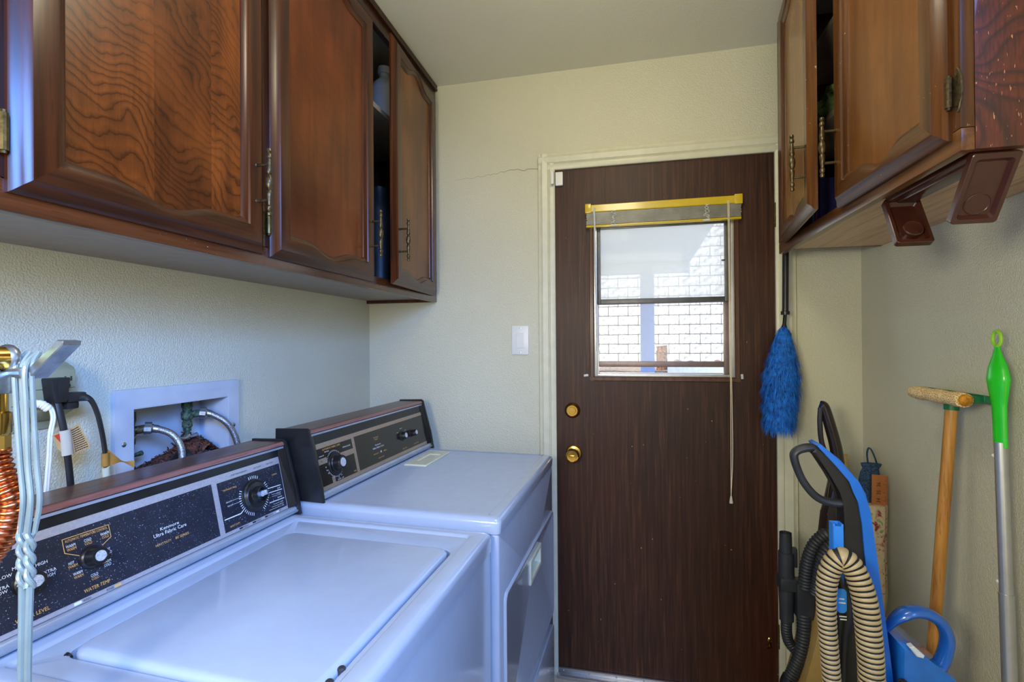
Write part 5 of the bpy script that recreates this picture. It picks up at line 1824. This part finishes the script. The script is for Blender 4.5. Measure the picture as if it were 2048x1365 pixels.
P = bez([(0.414, 1.225, 1.098), (0.388, 1.222, 1.098), (0.368, 1.222, 1.088), (0.366, 1.222, 1.070), (0.380, 1.222, 1.030), (0.400, 1.222, 1.000), (0.420, 1.222, 0.985), (0.445, 1.222, 0.980), (0.470, 1.222, 0.982)], 8)
m.tube(P, [0.012 - 0.0025 * math.sin(i / len(P) * math.pi) for i in range(len(P))], 12, flat_=(1.25, 0.85, (0, 1, 0)))
obj('handle_loop', m, M['grey_black'], cc)
m = MB()
m.prism([(-0.010, -0.010), (0.010, -0.010), (0.010, 0.012), (0.006, 0.012), (0.006, -0.006), (-0.006, -0.006), (-0.006, 0.012), (-0.010, 0.012)], lambda p, q, h: (0.439 + p, 1.200 - q, h), 0.78, 0.945)
m.box(0.4300, 0.448, 1.186, 1.189, 0.78, 0.941)
obj('crevice_tool', m, M['blue_bright'], cc)
m = MB()
m.tube(bez([(0.415, 1.19, 0.87), (0.425, 1.175, 0.83), (0.437, 1.170, 0.78), (0.440, 1.185, 0.70), (0.437, 1.198, 0.55)], 6), [0.016] * 9 + [0.018] * 8 + [0.014] * 8, 10, flat_=(0.6, 1.0, (0, 1, 0)))
obj('hose_hook', m, M['black_plastic'], cc)
m = MB()
for k, w in enumerate((0.010, 0.013, 0.014, 0.012)):
    m.mi = 1 if k > 1 else 0
    zz = (0.800, 0.792, 0.764, 0.758)[k]
    m.mi = 1
    m.box(0.4325 - w / 2 + 0.001 * k, 0.4325 + w / 2 + 0.001 * k, 1.1565, 1.1572, zz, zz + 0.0022)
m.mi = 0
m.rings([(0.423, 0.442, 0.772, 0.822, 0.008, 0), (0.423, 0.442, 0.772, 0.822, 0.008, 0.0015)], lambda a, b, h: (a, 1.1585 - h, b), True, True)
obj('badge', m, [M['blue_bright'], M['white_plastic']], cc)
m = MB()
hp = bez([(0.415, 1.16, 0.26), (0.413, 1.150, 0.45), (0.410, 1.145, 0.60), (0.402, 1.142, 0.72), (0.398, 1.140, 0.80), (0.403, 1.140, 0.858), (0.422, 1.138, 0.893), (0.443, 1.132, 0.880), (0.457, 1.122, 0.835), (0.462, 1.115, 0.78), (0.466, 1.112, 0.70), (0.468, 1.115, 0.60), (0.470, 1.13, 0.45), (0.472, 1.15, 0.26)], 12)
ribbed(m, hp, lambda t: 0.0180 + 0.0055 * max(0, min(1, (t - 0.38) / 0.2)), 0.0100, 0.0032, 18, 1)
obj('hose', m, [M['hose_tan'], M['black_rubber']], cc, smooth=60)
# blue tank with carry handle
m = MB()
m.prism([(0.548, 0.708), (0.566, 0.704), (0.590, 0.690), (0.612, 0.672), (0.635, 0.655), (0.655, 0.640), (0.662, 0.60), (0.655, 0.40), (0.640, 0.30), (0.575, 0.30), (0.556, 0.50)], xz, 1.19, 1.33, 0.012, 3)
tk = obj('water_tank', m, M['tank_blue'], cc)
m = MB()
P = bez([(0.546, 1.235, 0.707), (0.565, 1.235, 0.733), (0.592, 1.235, 0.751), (0.622, 1.235, 0.752), (0.648, 1.235, 0.736), (0.660, 1.235, 0.708), (0.657, 1.235, 0.675), (0.645, 1.235, 0.640)], 8)
m.tube(P, [0.005 + 0.0065 * min(1, i / 12) for i in range(len(P))], 14, flat_=(1.7, 1.0, (0, 1, 0)))
obj('tank_handle', m, M['tank_rim'], tk)
m = MB(); m.prism([(0.566, 0.702), (0.575, 0.705), (0.594, 0.688), (0.592, 0.682), (0.580, 0.684)], xz, 1.183, 1.20, 0.002, 1)
obj('latch', m, M['clear_clip'], tk)
m = MB()
m.prism([(0.40, 0.02), (0.40, 0.26), (0.56, 0.295), (0.61, 0.26), (0.65, 0.12), (0.655, 0.02)], xz, 1.13, 1.36, 0.015, 2)
obj('base', m, M['black_satin'], cc)
for (yy) in (1.117, 1.373):
    m = MB(); m.lathe([(0.0, -0.012), (0.06, -0.012), (0.065, -0.006), (0.065, 0.006), (0.06, 0.012), (0, 0.012)], (0.46, yy, 0.065), 'Y', 20)
    obj('wheel', m, M['black_rubber'], cc)
m = MB()
random.seed(4)
P = [(0.55 + 0.018 * math.sin(i * 0.9), 1.185 + 0.006 * math.cos(i * 1.3), 0.628 - 0.006 * (i % 7) + 0.004 * math.sin(i * 2.1)) for i in range(40)]
m.tube(bez(P, 3), 0.004, 6)
obj('cord_wrap', m, M['black_rubber'], cc)

# ------------------------------------------------------------------ older tan and black upright behind it
ov = empty('vacuum_cleaner', (0.58, 1.72, 0.0), 'older tan and black upright vacuum behind the blue cleaner', 'vacuum')
m = MB()
m.tube(bez([(0.590, 1.72, 1.135), (0.600, 1.72, 1.128), (0.615, 1.72, 1.075), (0.632, 1.72, 1.00), (0.636, 1.72, 0.93), (0.628, 1.72, 0.86), (0.618, 1.72, 0.76), (0.612, 1.72, 0.62)], 8), [0.0115] + [0.0150 + 0.0001 * i for i in range(56)], 14)
m.tube(bez([(0.588, 1.715, 1.128), (0.585, 1.712, 1.08), (0.590, 1.712, 1.02), (0.610, 1.714, 0.97), (0.630, 1.72, 0.95)], 8), 0.0075, 10)
obj('handle', m, M['brown_black'], ov)
m = MB()
m.prism([(0.628, 0.95), (0.655, 0.95), (0.668, 0.86), (0.680, 0.60), (0.66, 0.45), (0.57, 0.45), (0.578, 0.60), (0.600, 0.80)], xz, 1.70, 1.76, 0.012, 2)
obj('spine', m, M['brown_black'], ov)
m = MB()
m.prism([(0.585, 0.575), (0.640, 0.600), (0.68, 0.50), (0.70, 0.30), (0.70, 0.06), (0.45, 0.06), (0.47, 0.16), (0.510, 0.30), (0.540, 0.42), (0.565, 0.53)], xz, 1.64, 1.78, 0.02, 3)
obj('bag_housing', m, M['tan_plastic'], ov)
m = MB(); m.prism([(0.44, 0.0), (0.44, 0.09), (0.52, 0.13), (0.72, 0.10), (0.72, 0.0)], xz, 1.60, 1.82, 0.012, 2)
obj('base', m, M['black_satin'], ov)
m = MB()
m.tube([(0.486, 1.715, 0.735), (0.486, 1.715, 0.650)], [0.0175, 0.019], 14, cap=False)
m.tube([(0.486, 1.715, 0.734), (0.486, 1.715, 0.650)], [0.014, 0.015], 14, cap=False)
m.tube([(0.487, 1.715, 0.675), (0.487, 1.715, 0.59), (0.487, 1.715, 0.50), (0.487, 1.715, 0.462)], [0.0225, 0.0235, 0.0205, 0.0205], 14)
m.box(0.500, 0.518, 1.705, 1.725, 0.630, 0.690, 0.004)
obj('wand', m, M['grey_black'], ov)
m = MB()
m.box(0.464, 0.512, 1.690, 1.742, 0.560, 0.600, 0.006)
m.box(0.508, 0.560, 1.685, 1.745, 0.480, 0.590, 0.010)
obj('wand_bracket', m, M['grey_black'], ov)
m = MB()
ribbed(m, bez([(0.605, 1.70, 0.742), (0.585, 1.695, 0.738), (0.560, 1.690, 0.712), (0.543, 1.688, 0.670), (0.535, 1.688, 0.625), (0.533, 1.69, 0.575)], 10), 0.0205, 0.0095, 0.0030, 14)
ribbed(m, bez([(0.600, 1.66, 0.726), (0.580, 1.66, 0.705), (0.566, 1.66, 0.655), (0.560, 1.67, 0.600), (0.556, 1.68, 0.57)], 10), 0.0195, 0.0095, 0.0030, 14)
ribbed(m, bez([(0.530, 1.70, 0.495), (0.529, 1.695, 0.44), (0.521, 1.69, 0.385), (0.503, 1.69, 0.33), (0.488, 1.69, 0.295)], 10), 0.0205, 0.0095, 0.0030, 14)
ribbed(m, bez([(0.487, 1.715, 0.465), (0.489, 1.725, 0.42), (0.500, 1.735, 0.38), (0.525, 1.74, 0.35)], 10), 0.0165, 0.0095, 0.0026, 14)
ribbed(m, bez([(0.545, 1.74, 0.50), (0.550, 1.742, 0.44), (0.552, 1.742, 0.40)], 10), 0.0165, 0.0095, 0.0026, 14)
obj('hose', m, M['grey_black'], ov, smooth=60)
m = MB()
m.tube(bez([(0.488, 1.69, 0.300), (0.479, 1.69, 0.275), (0.484, 1.69, 0.245), (0.500, 1.69, 0.215)], 6), [0.021] * 10 + [0.019] * 5 + [0.016, 0.012, 0.009, 0.006], 12)
obj('nozzle', m, M['black_plastic'], ov)

# ------------------------------------------------------------------ assumed ceiling lamp (out of frame) 
cl2 = empty('assumed_ceiling_lamp', (-0.02, 0.75, ZC), 'assumed flush round ceiling lamp in the middle of the laundry ceiling', 'lamp')
m = MB(); m.lathe([(0.16, 0.0), (0.16, -0.03), (0.15, -0.04), (0.14, -0.04), (0.14, -0.001)], (-0.02, 0.75, ZC), 'Z', 32)
obj('lamp_base', m, M['white_plastic'], cl2)

# ------------------------------------------------------------------ outdoors through the door window
m = MB(); m.box(-14, 14, YF + 0.12, 16, -0.16, -0.02)
struct('floor_outside', m, M['concrete'])
# patio cover
ro = empty('patio_cover', (-0.9, 6.0, -0.02), 'white patio cover on a square post, outside the door window', 'patio cover')
m = MB()
m.prism([(YF + 0.14, 2.396), (6.08, 2.246), (6.08, 2.286), (YF + 0.14, 2.436)], lambda p, q, h: (h, p, q), -4.0, 0.732)
obj('roof', m, M['patio_white'], ro)
m = MB(); m.box(-4.0, 0.725, 5.94, 6.06, 2.13, 2.2455, 0.004)
obj('beam', m, M['beam_paint'], ro)
m = MB(); m.box(0.180, 0.332, 5.93, 6.08, -0.02, 2.1295, 0.006)
obj('post', m, M['post_paint'], ro)
m = MB(); m.lathe([(0.14, 0.0), (0.14, -0.015), (0.125, -0.05), (0.08, -0.078), (0, -0.088)], (-0.10, 4.5, 2.303), 'Z', 28)
obj('globe_light', m, M['globe'], label='white round globe light on the patio ceiling', cat='lamp')
# block wall
bw = bpy.data.objects.new('wall_block', None)
COL.objects.link(bw)
bw.location = (0.6, 9.1, -0.02)
ORG[bw.name] = Vector((0.6, 9.1, -0.02))
props(bw, 'pale block wall across the yard outside the door window', None, None, 'structure')
m = MB(); m.box(-1.45, 2.75, 9.02, 9.2, -0.02, 3.45)
obj('mortar', m, M['mortar'], bw)
BWD, BHT = 0.34, 0.165
meshes = []
for k in range(3):
    m = MB(); m.box(-BWD / 2 + 0.005, BWD / 2 - 0.005, -0.03, 0.03, -BHT / 2 + 0.005, BHT / 2 - 0.005, 0.006, 1)
    b0 = obj('block', m, M['block'], bw, origin=(0, 0, 0))
    b0.location = Vector((-9, 0, -9))
    meshes.append(b0)
first = [True] * 3
random.seed(9)
for r_ in range(21):
    for c in range(12):
        k = (r_ * 5 + c * 7 + r_ * c) % 3
        x = -1.30 + c * BWD + (BWD / 2 if r_ % 2 else 0)
        z = BHT / 2 + r_ * BHT - 0.02
        o = meshes[k] if first[k] else meshes[k].copy()
        if not first[k]:
            COL.objects.link(o)
        first[k] = False
        o.location = Vector((x, 9.0 + random.uniform(-0.008, 0.008), z)) - ORG[bw.name]
# raised bed with a stump and rubble
m = MB()
m.box(0.55, 3.2, 6.80, 6.95, -0.02, 1.03, 0.02)
rb = obj('garden_wall', m, M['stucco'], label='low pale garden wall below the block wall, outside at right', cat='wall')
m = MB()
random.seed(2)
m.grid(lambda u, v: (-2.2 + 5.4 * u, 6.96 + 2.0 * v, 0.93 + 0.03 * v + 0.01 * math.sin(u * 40) + random.uniform(-0.012, 0.012)), 40, 12)
m.grid(lambda u, v: (-2.2 + 5.4 * u, 6.96, -0.02 + 0.95 * v), 10, 2)
obj('earth_bank', m, M['earth'], label='dry brown earth bank behind the low garden wall', cat='earth', kind='stuff')
m = MB()
random.seed(8)
P = [(0.505 + random.uniform(-0.004, 0.004), 7.3, 0.93 + i * 0.05) for i in range(8)]
m.tube(P, [0.075 + random.uniform(-0.006, 0.006) for _ in P], 14)
obj('tree_stump', m, M['bark'], label='short brown tree stump standing by the patio post', cat='stump')
for k in range(6):
    m = MB()
    random.seed(40 + k)
    sx, sy, sz = random.uniform(0.055, 0.08), 0.06, random.uniform(0.03, 0.055)
    cx = 0.70 + k * 0.17
    m.grid(lambda u, v: (cx + sx * math.cos(2 * math.pi * u) * math.sin(math.pi * v) * (1 + 0.2 * math.sin(u * 19 + k)), 7.15 + sy * math.sin(2 * math.pi * u) * math.sin(math.pi * v), 1.045 + sz * math.cos(math.pi * v)), 10, 6)
    bmesh.ops.remove_doubles(m.bm, verts=m.bm.verts, dist=1e-5)
    obj('rock', m, M['bark'] if k % 2 else M['earth'], label='%s brown rock on the earth bank right of the stump' % ('first second third fourth fifth sixth'.split()[k]), cat='rock', group='rocks on the earth bank')
